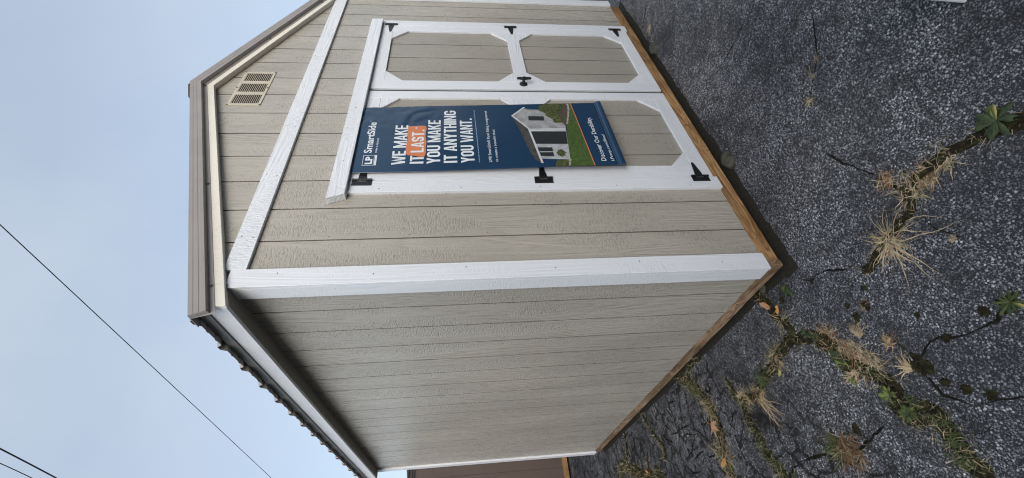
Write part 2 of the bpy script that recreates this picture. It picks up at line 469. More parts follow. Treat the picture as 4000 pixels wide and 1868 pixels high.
# metal roof sheets with ribs running down the slope
def sheet_profile():
    pts = []; p = 0.2286; k = 0; y = -0.035
    pts.append((y, 0))
    c = 0.006
    while c < L + 0.03:
        for dy, h in ((-.030, 0), (-.012, .0235), (.012, .0235), (.030, 0)): pts.append((c+dy, h))
        for q in (0.076, 0.152):
            for dy, h in ((-.012, 0), (-.006, .0035), (.006, .0035), (.012, 0)): pts.append((c+q+dy, h))
        c += p
    pts = [q for q in pts if q[0] < L + .04]
    return pts
def roof_panel(sgn):
    bm = N(); pr = sheet_profile()
    for (t0, rev) in ((0.0, False), (-0.0012, True)):
        rows = []
        for x in ((APX - .004, -0.162) if sgn < 0 else (APX + .004, 2*APX + .162)):
            rows.append([bm.verts.new((x, y, roof_z(x, 3.2035) + h + t0)) for y, h in pr])
        for i in range(len(pr)-1):
            bm.faces.new((rows[0][i], rows[0][i+1], rows[1][i+1], rows[1][i]))
        if rev: r2 = rows
        else: r1 = rows
    for e in (0, 1):
        for i in range(len(pr)-1): bm.faces.new((r1[e][i], r1[e][i+1], r2[e][i+1], r2[e][i]))
    return obj("roof_panel", bm, M_roof, shed)
roof_panel(-1); roof_panel(1)
bm = N()
for s in (-1, 1):
    xa, xb = APX, APX + s*0.135
    prism(bm, [(xa, roof_z(xa, 3.2300)), (xb, roof_z(xb, 3.2290)), (xb, roof_z(xb, 3.2270)), (xa, roof_z(xa, 3.2280))], 'y', -0.040, L + .04)
obj("ridge_cap", bm, M_roof, shed)
# roof deck under the sheets
bm = N()
for s, xe in ((-1, -0.114), (1, 3.12)):
    prism(bm, [(APX, roof_z(APX, 3.2000)), (xe, roof_z(xe, 3.2000)), (xe, roof_z(xe, 3.190)), (APX, roof_z(APX, 3.190))], 'y', -0.018, L+.02)
obj("roof_deck", bm, M_void, shed)
# eaves
for s in (-1, 1):
    mx = (lambda x: x) if s < 0 else (lambda x: 3.006 - x)
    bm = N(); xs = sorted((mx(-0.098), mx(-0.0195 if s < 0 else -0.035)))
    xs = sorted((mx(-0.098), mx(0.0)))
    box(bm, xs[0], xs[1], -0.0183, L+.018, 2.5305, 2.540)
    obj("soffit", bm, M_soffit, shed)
    bm = N(); xs = sorted((mx(-0.115), mx(-0.0985)))
    box(bm, xs[0], xs[1], -0.0183, L+.018, 2.503, 2.592)
    obj("fascia_board", bm, M_trim_y, shed, 0.0015)
    bm = N(); xs = sorted((mx(-0.1215), mx(-0.1155)))
    prism(bm, [(mx(-0.1155), 2.583), (mx(-0.1225), 2.580), (mx(-0.131), 2.611), (mx(-0.131), 2.6125), (mx(-0.10), 2.624), (mx(-0.10), 2.619), (mx(-0.1155), 2.612)], 'y', -0.0345, L+.03)
    obj("drip_edge", bm, M_drip, shed)

# base timbers, notched by age along the lower edge
def timber_bar(name, m, ax, a, b, lo, hi, z0, z1, seed, label=None):
    bm = N(); rng = random.Random(seed); n = 46; rings = []
    for i in range(n+1):
        t = a + (b-a)*i/n
        dz = 0.0022*noise.noise(Vector((t*6, seed, 0))) + (0.006*max(0, noise.noise(Vector((t*2.1, seed+4, 0)))))
        dy = 0.0015*noise.noise(Vector((t*5, seed+9, 0)))
        c = [(lo+dy, z0+dz), (hi, z0+dz), (hi, z1), (lo+dy, z1)]
        ch = 0.004
        c = [(lo+dy+ch, z0+dz), (hi, z0+dz), (hi, z1), (lo+dy, z1), (lo+dy, z0+dz+ch)]
        rings.append([bm.verts.new((t, p, z) if ax == 'x' else (p, t, z)) for p, z in c])
    for r, s in zip(rings, rings[1:]):
        for k in range(5): bm.faces.new((r[k], r[(k+1) % 5], s[(k+1) % 5], s[k]))
    bm.faces.new(rings[0]); bm.faces.new(rings[-1][::-1])
    return obj(name, bm, m, shed, label=label)
timber_bar("base_timber", M_tim_x, 'x', 0.0405, 2.995, 0.001, 0.040, 0.041, 0.1245, 3, "pale brown front base timber")
timber_bar("base_timber", M_tim_y, 'y', -0.002, L-.01, 0.003, 0.040, 0.043, 0.1245, 8, "weathered grey brown side base timber")
# runners under the floor
for y in (0.35, 1.25, 2.2, 3.2):
    bm = N(); box(bm, 0.12, 2.92, y-.045, y+.045, 0.001, 0.0425); obj("runner", bm, M_void, shed)
bm = N(); box(bm, 0.041, W-.04, 0.041, L-.05, 0.0435, 0.0445); obj("floor_underside", bm, M_void, shed)
# nail heads on the base timbers
proto = {}
rng = random.Random(2)
for k in range(50):
    if k < 26: ax_, x, y, z = 'y', 0.08 + k*0.112 + rng.uniform(-.02, .02), 0.0, rng.choice((0.062, 0.092, 0.105))
    else: ax_, x, y, z = 'x', 0.0, 0.05 + (k-26)*0.145 + rng.uniform(-.02, .02), rng.choice((0.062, 0.095))
    if ax_ not in proto:
        b2 = N(); d = Vector((0, 1, 0)) if ax_ == 'y' else Vector((1, 0, 0))
        tube(b2, [d*.0032, d*-.0002], 0.0034, 6); o = obj("nail", b2, M_screw, shed); proto[ax_] = o.data
    else:
        o = bpy.data.objects.new("nail", proto[ax_]); C.objects.link(o); o.parent = shed
    o.location = Vector((x, y, z)) - shed.location

# small dark nail heads in the trim and along the panel edges
spots = []
for k in range(7): spots.append((0.25 + k*.42, -.0183, 2.505)); spots.append((0.26 + k*.42, -.0183, 2.556))
for k in range(6): spots.append((0.027 + .02*(k % 2), -.0183, 0.35 + k*.40))
for k in range(5): spots.append((0.560, -.0183, 0.30 + k*.42))
for k in range(5): spots.append((2.50, -.0183, 0.33 + k*.42))
for k in range(4): spots.append((0.75 + k*.5, -.0446, 2.18))
for gx_ in (GX[0], GX[1]):
    for k in range(6): spots.append((gx_ + .022, -.0003, 0.33 + k*.37 + .05*(gx_ > .3)))
for (x, y, z) in spots:
    o = bpy.data.objects.new("nail", proto['y']); C.objects.link(o); o.parent = shed
    o.location = Vector((x, y + .0002, z)) - shed.location

# gable vent
vx0, vx1, vz0, vz1 = 1.331, 1.728, 2.773, 2.968
cols = [(1.352, 1.450), (1.483, 1.580), (1.613, 1.707)]; sz0, sz1 = 2.789, 2.951
bm = N()
edges = [vx0] + [e for c in cols for e in c] + [vx1]
for i in range(0, 7, 2): box(bm, edges[i], edges[i+1], -0.0042, -0.0028, vz0, vz1)
for c in cols:
    box(bm, c[0], c[1], -0.0042, -0.0028, vz0, sz0); box(bm, c[0], c[1], -0.0042, -0.0028, sz1, vz1)
# thin rim back to the wall
box(bm, vx0, vx1, -0.0027, -0.0003, vz0, vz0+.003); box(bm, vx0, vx1, -0.0027, -0.0003, vz1-.003, vz1)
box(bm, vx0, vx0+.003, -0.0027, -0.0003, vz0+.0031, vz1-.0031); box(bm, vx1-.003, vx1, -0.0027, -0.0003, vz0+.0031, vz1-.0031)
vent = obj("gable_vent", bm, M_vent, shed)
bm = N(); box(bm, vx0+.004, vx1-.004, -0.0010, -0.0004, vz0+.004, vz1-.004)
o = obj("vent_backing", bm, M_void, vent)
for c in cols:
    bm = N(); p = (sz1-sz0)/14
    for k in range(14):
        z = sz0 + (k+0.5)*p
        box(bm, c[0]-.0001, c[1]+.0001, -0.0040, -0.0029, z, z+p*.27)
    o = obj("louvre_slats", bm, M_vent, vent)
for x in (vx0+.006, vx1-.006, (vx0+vx1)/2):
    for z in (vz0+.004, vz1-.004):
        bm = N(); tube(bm, [(x, -0.0043, z), (x, -0.0080, z)], 0.0042, 8)
        o = obj("screw", bm, M_screw, vent)

# door casings and header
bm = N(); box(bm, 0.535, 0.6225, -0.018, 0.004, 0.118, 2.136); obj("door_casing", bm, M_trim_z, shed, 0.0015)
bm = N(); box(bm, 2.4535, 2.541, -0.018, 0.004, 0.118, 2.136); obj("door_casing", bm, M_trim_z, shed, 0.0015)
bm = N()
prism(bm, [(0.502, 2.1365), (2.505, 2.1365), (2.505, 2.222), (0.470, 2.222)], 'y', -0.044, -0.0005)
prism(bm, [(0.538, 2.1345), (2.503, 2.1345), (2.503, 2.150), (0.538, 2.150)], 'y', -0.0475, -0.0445)
obj("door_header", bm, M_trim_x, shed, 0.0015)

# doors
def T_hinge(door, x, z, s, h=0.10, wp=0.040):
    """s=+1: strap points right (left door); butt plate on the casing"""
    bm = N()
    xp = x - s*wp
    a, b = sorted((xp, x - s*.004)); box(bm, a, b, -0.0215, -0.0182, z-h/2, z+h/2)
    prism(bm, [(x, z-.022), (x + s*.03, z-.0195), (x + s*.110, z-.0075), (x + s*.116, z-.003), (x + s*.116, z+.003), (x + s*.110, z+.0075), (x + s*.03, z+.0195), (x, z+.022)], 'y', -0.0222, -0.0183)
    for (za, zb) in ((-h/2, -.026), (-.0255, .0255), (.026, h/2)):
        tube(bm, [(x-s*.001, -0.024, z+za), (x-s*.001, -0.024, z+zb)], 0.0062, 10)
    for dx, dz in ((.02, 0), (.055, .004), (.09, 0)):
        tube(bm, [(x+s*dx, -0.0221, z+dz), (x+s*dx, -0.0240, z+dz)], 0.0038, 8)
    for dz in (-.035, -.012, .012, .035):
        tube(bm, [(x-s*.022, -0.0214, z+dz), (x-s*.022, -0.0232, z+dz)], 0.0038, 8)
    bmp = bm
    o = obj("hinge", bmp, M_black, door)
    bm = N(); a, b = sorted((x-s*.0085, x-s*.0115)); box(bm, a, b, -0.0225, -0.0216, z-.022, z+.022)
    o = obj("hinge_pin", bm, M_steel, door)

def make_door(x0, x1, z0, z1, sl, sr, grooves, label):
    """stiles, rails, corner gussets over a grooved panel; sl/sr are the inner edges of the stiles"""
    bm = N()
    gx = [x0+.002] + [g for g in grooves if x0 < g < x1] + [x1-.002]
    for i in range(len(gx)-1):
        a = gx[i] + (GW/2 if i else 0); b = gx[i+1] - (GW/2 if i < len(gx)-2 else 0)
        box(bm, a, b, -0.0035, -0.0027, z0+.002, z1-.002); box(bm, a+(.007 if i else .016), b-(.007 if i < len(gx)-2 else .016), -0.0026, 0.020, z0+.0025, z1-.0025)
    box(bm, x0+.018, x1-.018, 0.019, 0.024, z0+.0021, z1-.0021)
    door = obj("door", bm, M_doorp, shed, label=label)
    def part(name, b2, m, bev=0.0012):
        o = obj(name, b2, m, door, bev); return o
    Y0, Y1 = -0.0180, -0.0038
    b2 = N(); box(b2, x0, sl, Y0, Y1, z0, z1); part("stile", b2, M_trim_z)
    b2 = N(); box(b2, sr, x1, Y0, Y1, z0, z1); part("stile", b2, M_trim_z)
    rails = [(z0, 0.229), (1.068, 1.161), (2.051, z1)]
    for a, b in rails:
        b2 = N(); box(b2, sl+.0004, sr-.0004, Y0-.0003, Y1, a, b); part("rail", b2, M_trim_x)
    gw, gh = 0.125, 0.118
    for (za, zb) in ((0.229, 1.068), (1.161, 2.051)):
        for sx in (0, 1):
            for sz in (0, 1):
                x, d = (sl+.0004, 1) if not sx else (sr-.0004, -1); z, e = (za+.0004, 1) if not sz else (zb-.0004, -1)
                b2 = N(); prism(b2, [(x, z), (x+d*gw, z), (x+d*(gw-.004), z+e*.004), (x+d*.004, z+e*(gh-.002)), (x, z+e*gh)], 'y', Y0+.0002, Y1)
                part("corner_gusset", b2, M_trim_x)
    return door
ld = make_door(0.6245, 1.4850, 0.138, 2.1345, 0.718, 1.402, (0.833, 1.037, 1.240, 1.443), "left shed door, partly covered by the blue banner")
rd = make_door(1.5165, 2.4515, 0.138, 2.1345, 1.617, 2.357, (1.556, 1.755, 1.958, 2.165), "right shed door with the black T handle")
for z in (2.071, 1.115, 0.221): T_hinge(ld, 0.6235, z, 1)
for z in (2.072, 1.114, 0.228): T_hinge(rd, 2.4525, z, -1, wp=0.032)
bm = N(); hx, hz = 1.581, 1.110
prof2 = [(0.0, .027), (-.006, .027), (-.010, .021), (-.012, .011), (-.034, .0095), (-.038, .013)]
tube(bm, [(hx, -0.0182 + p[0], hz) for p in prof2], [p[1] for p in prof2], 20)
tube(bm, [(hx, -0.060, hz-.048), (hx, -0.063, hz-.043), (hx, -0.062, hz-.02), (hx, -0.060, hz), (hx, -0.062, hz+.02), (hx, -0.063, hz+.043), (hx, -0.060, hz+.048)],
     [.0055, .0085, .0095, .0125, .0095, .0085, .0055], 12)
tube(bm, [(hx, -0.0722, hz), (hx, -0.075, hz)], 0.006, 12)
o = obj("door_handle", bm, M_black, rd, smooth=False)
# moss-covered shims under the front timber
rng = random.Random(5)
for (x, y, r, lab) in ((0.74, -0.035, 0.055, "mossy round shim stone under the front timber below the left door hinge"),
                       (2.10, -0.035, 0.06, "flat mossy shim stone under the far right end of the front timber"),
                       (0.03, 0.23, 0.028, "small mossy stone beside the side timber near the shed corner")):
    bm = N(); bmesh.ops.create_icosphere(bm, subdivisions=3, radius=1)
    for v in bm.verts:
        n_ = 1 + .22*noise.noise(v.co*1.7 + Vector((x*9, 0, 0))) + .08*noise.noise(v.co*5)
        v.co = Vector((x + v.co.x*r*1.15*n_, y + v.co.y*r*.8*n_, 0.004 + v.co.z*min(.03, r*.6)*n_))
    prop(obj("shim_stone", bm, M_stone, smooth=True), lab, "stone")
# shade at the foot of the timbers painted as a dark strip, with some dirt
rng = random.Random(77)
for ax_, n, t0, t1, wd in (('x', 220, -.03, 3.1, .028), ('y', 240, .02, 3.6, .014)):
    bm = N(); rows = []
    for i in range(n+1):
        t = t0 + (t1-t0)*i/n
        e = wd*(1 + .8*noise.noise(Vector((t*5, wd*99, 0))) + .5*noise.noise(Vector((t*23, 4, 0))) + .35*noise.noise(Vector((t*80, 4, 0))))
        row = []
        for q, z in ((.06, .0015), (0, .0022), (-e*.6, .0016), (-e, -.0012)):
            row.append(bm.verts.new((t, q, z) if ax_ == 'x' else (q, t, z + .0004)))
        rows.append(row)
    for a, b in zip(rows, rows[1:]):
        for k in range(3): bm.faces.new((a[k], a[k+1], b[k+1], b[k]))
    prop(obj("dirt_and_shade_strip", bm, M_dirt_shade, smooth=True), kind='structure')
# ------------------------------------------------------------------ the hanging banner
BX0, BX1, BZ0, BZ1 = 0.664, 1.270, 0.655, 2.131
def by(x, z):
    """front surface of the vinyl: hangs a little away from the door towards the bottom"""
    y = -0.030 - 0.030*(2.14 - z)
    k = max(0, min(1, (z-1.15)/.25))
    n1 = noise.noise(Vector((x*3.2, z*2.0, 3.1)))
    wr = 0.0060*n1
    # crumple near the upper right corner
    c = max(0, min(1, (x-0.98)/.12)) * max(0, min(1, (z-1.66)/.1))
    wr += c*0.0090*abs(noise.noise(Vector((x*11+z*5, z*9-x*3, 7.0))))
    # curl at the hanging edges
    return y - wr*k - 0.004*k*sin((x-BX0)/(BX1-BX0)*pi)
ban = None
bm = N(); nxs, nzs = 60, 150; grid = []
for layer in (0, 1):
    g_ = []
    for j in range(nzs+1):
        z = BZ0 + .045 + (BZ1-BZ0-.045)*j/nzs; row = []
        for i in range(nxs+1):
            x = BX0 + (BX1-BX0)*i/nxs
            row.append(bm.verts.new((x, by(x, z) + layer*0.0006, z)))
        g_.append(row)
    grid.append(g_)
for g_ in grid:
    for j in range(nzs):
        for i in range(nxs): bm.faces.new((g_[j][i], g_[j][i+1], g_[j+1][i+1], g_[j+1][i]))
A_, B_ = grid
for j in range(nzs):
    for i in (0, nxs): bm.faces.new((A_[j][i], A_[j+1][i], B_[j+1][i], B_[j][i]))
for i in range(nxs):
    for j in (0, nzs): bm.faces.new((A_[j][i], A_[j][i+1], B_[j][i+1], B_[j][i]))
def vinyl(name, c, rough=0.36):
    m, nt, b = mat(name, rough, c, 0.55)
    n = noise_n(nt, mapped(nt, (1, 1, 1)), 7, 3)
    nt.links.new(mixc(nt, n, tuple(k*.9 for k in c), tuple(min(1, k*1.1) for k in c)), b.inputs["Base Color"])
    return m
V_blue = vinyl("navy_banner_vinyl", (0.012, 0.040, 0.088), 0.22)
V_white = vinyl("printed_white", (0.66, 0.70, 0.74))
V_orange = vinyl("printed_orange", (0.58, 0.19, 0.075))
V_pale = vinyl("printed_pale_blue", (0.20, 0.33, 0.48))



V_dark = vinyl("printed_dark", (0.022, 0.025, 0.028))
V_trimp = vinyl("printed_trim", (0.50, 0.52, 0.54))
def printed(name, c0, c1, sc, thr=(0.35, 0.65)):
    m, nt, b = mat(name, 0.36, c0, 0.5)
    n = noise_n(nt, mapped(nt, (1, 1, 1)), sc, 4, 0.7)
    nt.links.new(ramp(nt, n, [(thr[0], c0), (thr[1], c1)]), b.inputs["Base Color"]); return m
V_grey = printed("printed_wall_grey", (0.22, 0.23, 0.24), (0.36, 0.37, 0.38), 22)
V_lgrey = printed("printed_wall_light", (0.28, 0.295, 0.31), (0.44, 0.46, 0.48), 26)
V_roof = printed("printed_roof", (0.040, 0.040, 0.042), (0.085, 0.080, 0.075), 34)
V_leafa = vinyl("printed_leaf_light", (0.16, 0.17, 0.06)); V_leafb = vinyl("printed_leaf_dark", (0.02, 0.03, 0.015))
V_lawn = printed("printed_lawn", (0.030, 0.060, 0.014), (0.085, 0.140, 0.035), 70)
V_shrub = printed("printed_shrub", (0.020, 0.030, 0.014), (0.14, 0.17, 0.055), 110, (0.4, 0.66))
V_bed = printed("printed_flower_bed", (0.030, 0.026, 0.020), (0.13, 0.11, 0.08), 150)
V_stones = printed("printed_stones", (0.06, 0.06, 0.05), (0.50, 0.48, 0.42), 160, (0.42, 0.55))
ban = obj("banner", bm, V_blue, None, smooth=True)
prop(ban, "navy blue advertising banner with white capitals hanging over the left shed door", "banner")
def bpart(name, b2, m, bev=0): return obj(name, b2, m, ban, bev)
# bottom rod pocket with its stitched seam
bm = N()
secs = []
for i in range(31):
    t = i/30; x = BX0 - .004*0 + (BX1-BX0)*t
    y0 = by(x, BZ0+.045); sag = 0.0025*noise.noise(Vector((t*4, 1, 5)))
    ring = [(y0+.001, BZ0+.0452), (y0-.0012, BZ0+.0452), (y0-.0035, BZ0+.042), (y0-.0045, BZ0+.036), (y0-.010+sag, BZ0+.026), (y0-.0135+sag, BZ0+.013), (y0-.0105+sag, BZ0+.002), (y0-.004+sag, BZ0-.001), (y0+.002+sag, BZ0+.006), (y0+.004, BZ0+.024)]
    secs.append([bm.verts.new((x, p, z)) for p, z in ring])
for a, b in zip(secs, secs[1:]):
    for k in range(len(a)): bm.faces.new((a[k], a[(k+1) % len(a)], b[(k+1) % len(a)], b[k]))
bm.faces.new(secs[0]); bm.faces.new(secs[-1][::-1])
bpart("rod_pocket", bm, V_blue)

LAY = [0.0]
def flat(bm, poly, off, mi=0):
    """a printed shape, cut along a lattice so that it follows the vinyl"""
    b2 = bmesh.new(); f = b2.faces.new([b2.verts.new((p[0], 0, p[1])) for p in poly])
    x0 = min(p[0] for p in poly); x1 = max(p[0] for p in poly); z0 = min(p[1] for p in poly); z1 = max(p[1] for p in poly)
    bmesh.ops.triangulate(b2, faces=b2.faces[:])
    st = 0.012
    for k in range(int(x0/st), int(x1/st)+2):
        if x0 < k*st < x1: bmesh.ops.bisect_plane(b2, geom=b2.verts[:]+b2.edges[:]+b2.faces[:], plane_co=(k*st, 0, 0), plane_no=(1, 0, 0))
    for k in range(int(z0/st), int(z1/st)+2):
        if z0 < k*st < z1: bmesh.ops.bisect_plane(b2, geom=b2.verts[:]+b2.edges[:]+b2.faces[:], plane_co=(0, 0, k*st), plane_no=(0, 0, 1))
    mp = {}
    for v in b2.verts: mp[v] = bm.verts.new((v.co.x, by(v.co.x, v.co.z) - off, v.co.z))
    for f in b2.faces:
        try: bm.faces.new([mp[v] for v in f.verts]).material_index = mi
        except ValueError: pass
    b2.free()

# block capitals, drawn stroke by stroke on a unit-high body
def rib(pts, t, closed=False):
    """mitred ribbon -> list of quads"""
    n = len(pts); L_, R_ = [], []
    for i in range(n):
        p = Vector(pts[i]); a = Vector(pts[(i-1) % n]) if (closed or i > 0) else None; b = Vector(pts[(i+1) % n]) if (closed or i < n-1) else None
        d1 = (p-a).normalized() if a is not None else (b-p).normalized(); d2 = (b-p).normalized() if b is not None else d1
        n1 = Vector((-d1.y, d1.x)); n2 = Vector((-d2.y, d2.x)); m = (n1+n2).normalized(); k = 1/max(.5, m.dot(n1))
        L_.append(p + m*t/2*k); R_.append(p - m*t/2*k)
    q = []
    for i in range(n if closed else n-1):
        j = (i+1) % n; q.append([tuple(L_[i]), tuple(L_[j]), tuple(R_[j]), tuple(R_[i])])
    return q
def R4(x0, x1, z0, z1): return [(x0, z0), (x1, z0), (x1, z1), (x0, z1)]
def arc(cx, cz, rx, rz, a0, a1, n=6): return [(cx+rx*cos(radians(a0+(a1-a0)*i/n)), cz+rz*sin(radians(a0+(a1-a0)*i/n))) for i in range(n+1)]
s_ = 0.165
def glyph(ch):
    h = s_/2; t = s_
    if ch == 'I': return t, [R4(0, t, 0, 1)]
    if ch == 'T': return .46, [R4(0, .46, 1-.15, 1), R4(.23-h, .23+h, 0, .8499)]
    if ch == 'L': return .42, [R4(0, t, 0, 1), R4(t+.0001, .42, 0, .15)]
    if ch == 'E': return .43, [R4(0, t, 0, 1), R4(t+.0001, .43, 0, .15), R4(t+.0001, .40, .43, .57), R4(t+.0001, .43, .85, 1)]
    if ch == 'H': return .50, [R4(0, t, 0, 1), R4(.50-t, .50, 0, 1), R4(t+.0001, .4999-t, .43, .57)]
    if ch == 'N': return .52, [R4(0, .15, 0, 1), R4(.37, .52, 0, 1), [(.1501, 1), (.1501, .68), (.3699, 0), (.3699, .34)]]
    if ch == 'M': return .66, [R4(0, .14, 0, 1), R4(.52, .66, 0, 1), [(.1401, 1), (.1401, .62), (.2699, 0), (.3299, 0), (.3299, .42)], [(.5199, 1), (.5199, .62), (.3901, 0), (.3301, 0), (.3301, .42)]]
    if ch == 'W': return .76, [[(0, 1), (.15, 1), (.2400, .30), (.2400, 0), (.13, 0)], [(.2401, 0), (.2401, .30), (.3799, 1), (.3799, 0.75), (.30, 0)], [(.3801, 1), (.3801, .75), (.46, 0), (.5199, 0), (.5199, .30)], [(.76, 1), (.61, 1), (.5201, .30), (.5201, 0), (.63, 0)], R4(.35, .41, .999, 1)]
    if ch == 'A': return .52, [[(0, 0), (.15, 0), (.2599, .78), (.2599, 1), (.18, 1)], [(.52, 0), (.37, 0), (.2601, .78), (.2601, 1), (.34, 1)], [(.185, .20), (.335, .20), (.317, .33), (.203, .33)]]
    if ch == 'K': return .50, [R4(0, t, 0, 1), [(t+.0001, .36), (t+.0001, .60), (.34, 1), (.50, 1), (.31, .58)], [(.3099, .5799), (.235, .42), (.35, 0), (.51, 0)]]
    if ch == 'Y': return .52, [[(0, 1), (.17, 1), (.2599, .62), (.2599, .40), (.18, .40)], [(.52, 1), (.35, 1), (.2601, .62), (.2601, .40), (.34, .40)], R4(.26-h, .26+h, 0, .3999)]
    if ch == 'U': return .50, rib([(h, 1), (h, .25)] + arc(.25, .25, .25-h, .25-h, 180, 360, 8)[1:] + [(.5-h, 1)], t)
    if ch == 'O': return .50, rib(arc(.25, .25, .25-h, .25-h, 180, 360, 8) + arc(.25, .75, .25-h, .25-h, 0, 180, 8), t, True)
    if ch == 'S': return .48, rib([(.48-h, .70)] + arc(.24, .75, .24-h, .25-h, 0, 180, 8)[1:] + [(h+.01, .64), (.14, .54), (.36, .44), (.48-h, .34)] + arc(.24, .25, .24-h, .25-h, 0, -180, 8)[0:] + [(h, .32)], t)
    if ch == 'G': return .50, rib([(.5-h, .68)] + arc(.25, .75, .25-h, .25-h, 0, 180, 8)[0:] + arc(.25, .25, .25-h, .25-h, 180, 360, 8) + [(.5-h, .52)], t) + [R4(.28, .33, .40, .52)]
    if ch == '.': return .17, [R4(0, .17, 0, .17)]
    if ch == '*': return .34, [q for a in (90, 18, -54, -126, 162) for q in rib([(.17, .17), (.17+.17*cos(radians(a)), .17+.17*sin(radians(a)))], .085)]
    return .20, []
def line(bm, txt, x0, x1, z0, z1, off, gap=.055):
    gl = [glyph(c) for c in txt]; w = sum(g_[0] for g_ in gl) + gap*(len(gl)-1); cx = 0; k = (x1-x0)/w; q = 0
    for gw_, polys in gl:
        for i, p in enumerate(polys):
            flat(bm, [(x0 + (cx+a)*k, z0 + b*(z1-z0)) for a, b in p], off + 0.00003*i)
        cx += gw_ + gap
O1 = 0.0006
bm = N()
line(bm, "WE MAKE", .722, 1.070, 1.857, 1.930, O1)
line(bm, "IT", .726, .791, 1.759, 1.832, O1)
line(bm, "YOU MAKE", .722, 1.115, 1.669, 1.742, O1)
line(bm, "IT ANYTHING", .724, 1.212, 1.577, 1.650, O1)
line(bm, "YOU WANT.", .721, 1.128, 1.483, 1.556, O1)
bpart("headline_lettering", bm, V_white)
bm = N()
line(bm, "LAST.", .818, 1.022, 1.761, 1.832, O1+.0005)
bpart("headline_lettering", bm, V_white)
bm = N(); line(bm, "*", 1.028, 1.052, 1.806, 1.832, O1+.0005)
bpart("asterisk", bm, V_white)
rng = random.Random(4)
op = [(.803+rng.uniform(-.004, .004), 1.750)] + [(.80+i*.026, 1.7515+rng.uniform(-.004, .004)) for i in range(1, 10)] + [(1.060, 1.755), (1.061, 1.80), (1.059, 1.855)] + \
     [(1.055-i*.026, 1.858+rng.uniform(-.004, .004)) for i in range(1, 10)] + [(.797, 1.848), (.808, 1.828), (.796, 1.81), (.782, 1.79), (.789, 1.772), (.779, 1.757)]
bm = N(); flat(bm, op, O1); bpart("orange_paint_patch", bm, V_orange)

def text(body, x0, x1, z0, cap, off, m, name, bold=0.0, shear=0.0):
    cu = bpy.data.curves.new(name, 'FONT'); cu.body = body; cu.size = 1; cu.offset = bold; cu.shear = shear
    cu.resolution_u = 3
    t = bpy.data.objects.new(name, cu); scene.collection.objects.link(t)
    me = bpy.data.meshes.new_from_object(t)
    bpy.data.objects.remove(t)
    b2 = bmesh.new(); b2.from_mesh(me); bpy.data.meshes.remove(me)
    xs = [v.co.x for v in b2.verts]; ca = 0.73
    kx = (x1-x0)/(max(xs)-min(xs)); xm = min(xs); kz = cap/ca
    for v in b2.verts:
        x = x0 + (v.co.x-xm)*kx; z = z0 + v.co.y*kz
        v.co = Vector((x, by(x, z) - off, z))
    return bpart(name, b2, m)
text("SmartSide", .824, 1.106, 2.044, .043, O1, V_white, "logo_lettering", .022)
text("\u00ae", 1.112, 1.120, 2.074, .010, O1, V_white, "logo_lettering")
text("TRIM & SIDING", .822, .952, 2.0145, .0095, O1, V_white, "logo_lettering", .008)
text("LP", .731, .793, 2.034, .036, O1, V_white, "logo_lettering", .045)
bm = N()
for q in (R4(.7205, .8045, 2.010, 2.0205), R4(.7205, .723, 2.0206, 2.083), R4(.802, .8045, 2.0206, 2.083), R4(.7231, .8019, 2.0808, 2.083), R4(.7231, .8019, 2.0235, 2.0255)): flat(bm, q, O1)
bpart("logo_frame", bm, V_white)
bm = N(); x = .720; rng = random.Random(9)
while x < 1.21:
    w = rng.uniform(.006, .020); flat(bm, R4(x, min(1.215, x+w), 1.4545+(x-.72)*.018, 1.4590+(x-.72)*.018), O1); x += w + .0035
bpart("fine_print", bm, V_pale)
text("LP\u00ae SmartSide\u00ae Panel Siding is engineered", .720, 1.204, 1.3885, .017, O1, V_white, "small_lettering", .004)
text("to create a beautiful shed.", .720, 1.012, 1.3545, .0155, O1, V_white, "small_lettering", .004)
text("Discover Our Durability.", .700, 1.112, .7560, .028, O1, V_white, "slogan_lettering", .008)
text("LPcorp.com/Shed", .697, .937, .7120, .0165, O1, V_white, "slogan_lettering", .008, .12)

# the picture of a pale garden shed printed on the lower half, painted back to front
def pp(name, poly, off, m):
    bm = N(); flat(bm, poly, off); return bpart(name, bm, m)
a0 = O1
pp("printed_lawn", [(.6645, .832), (1.2695, .853), (1.2695, .876), (1.20, .878), (1.05, .915), (.90, .935), (.70, .962), (.6645, .968)], a0, V_lawn)
pp("printed_border_line", [(.6645, .826), (1.2695, .8475), (1.2695, .8525), (.6645, .8315)], a0, V_orange)
pp("printed_flower_bed", [(1.2695, .8765), (1.20, .879), (1.05, .916), (1.00, .925), (1.10, 1.0), (1.2695, 1.0)], a0, V_bed)
pp("printed_flower_bed", [(.6645, .9685), (.72, .962), (.72, 1.03), (.6645, 1.05)], a0, V_shrub)
pp("printed_gable_wall", [(1.202, 1.145), (1.194, .99), (1.03, .925), (1.003, .928), (1.0105, 1.158), (1.144, 1.238), (1.148, 1.238), (1.222, 1.150)], a0+.0003, V_grey)
pp("printed_front_wall", [(1.0025, .928), (1.0100, 1.158), (.735, 1.121), (.719, .955), (.9, .938)], a0+.0003, V_lgrey)
pp("printed_roof", [(1.144, 1.240), (1.012, 1.155), (.700, 1.118), (.728, 1.150), (.83, 1.178), (1.0, 1.205), (1.10, 1.228)], a0+.0006, V_roof)
pp("printed_doorway", [(.984, 1.148), (.975, .933), (.857, .944), (.866, 1.134)], a0+.0007, V_dark)
pp("printed_window", [(1.140, 1.137), (1.133, 1.043), (1.089, 1.045), (1.095, 1.141)], a0+.0007, V_dark)
pp("printed_window", [(.833, 1.123), (.830, 1.039), (.795, 1.0395), (.798, 1.120)], a0+.0007, V_dark)
pp("printed_window", [(.789, 1.119), (.787, 1.0395), (.750, 1.040), (.757, 1.116)], a0+.0007, V_dark)
bm = N()
for q in rib([(.696, 1.114), (1.012, 1.150), (1.0145, 1.150)], .012): flat(bm, q, a0+.0009)
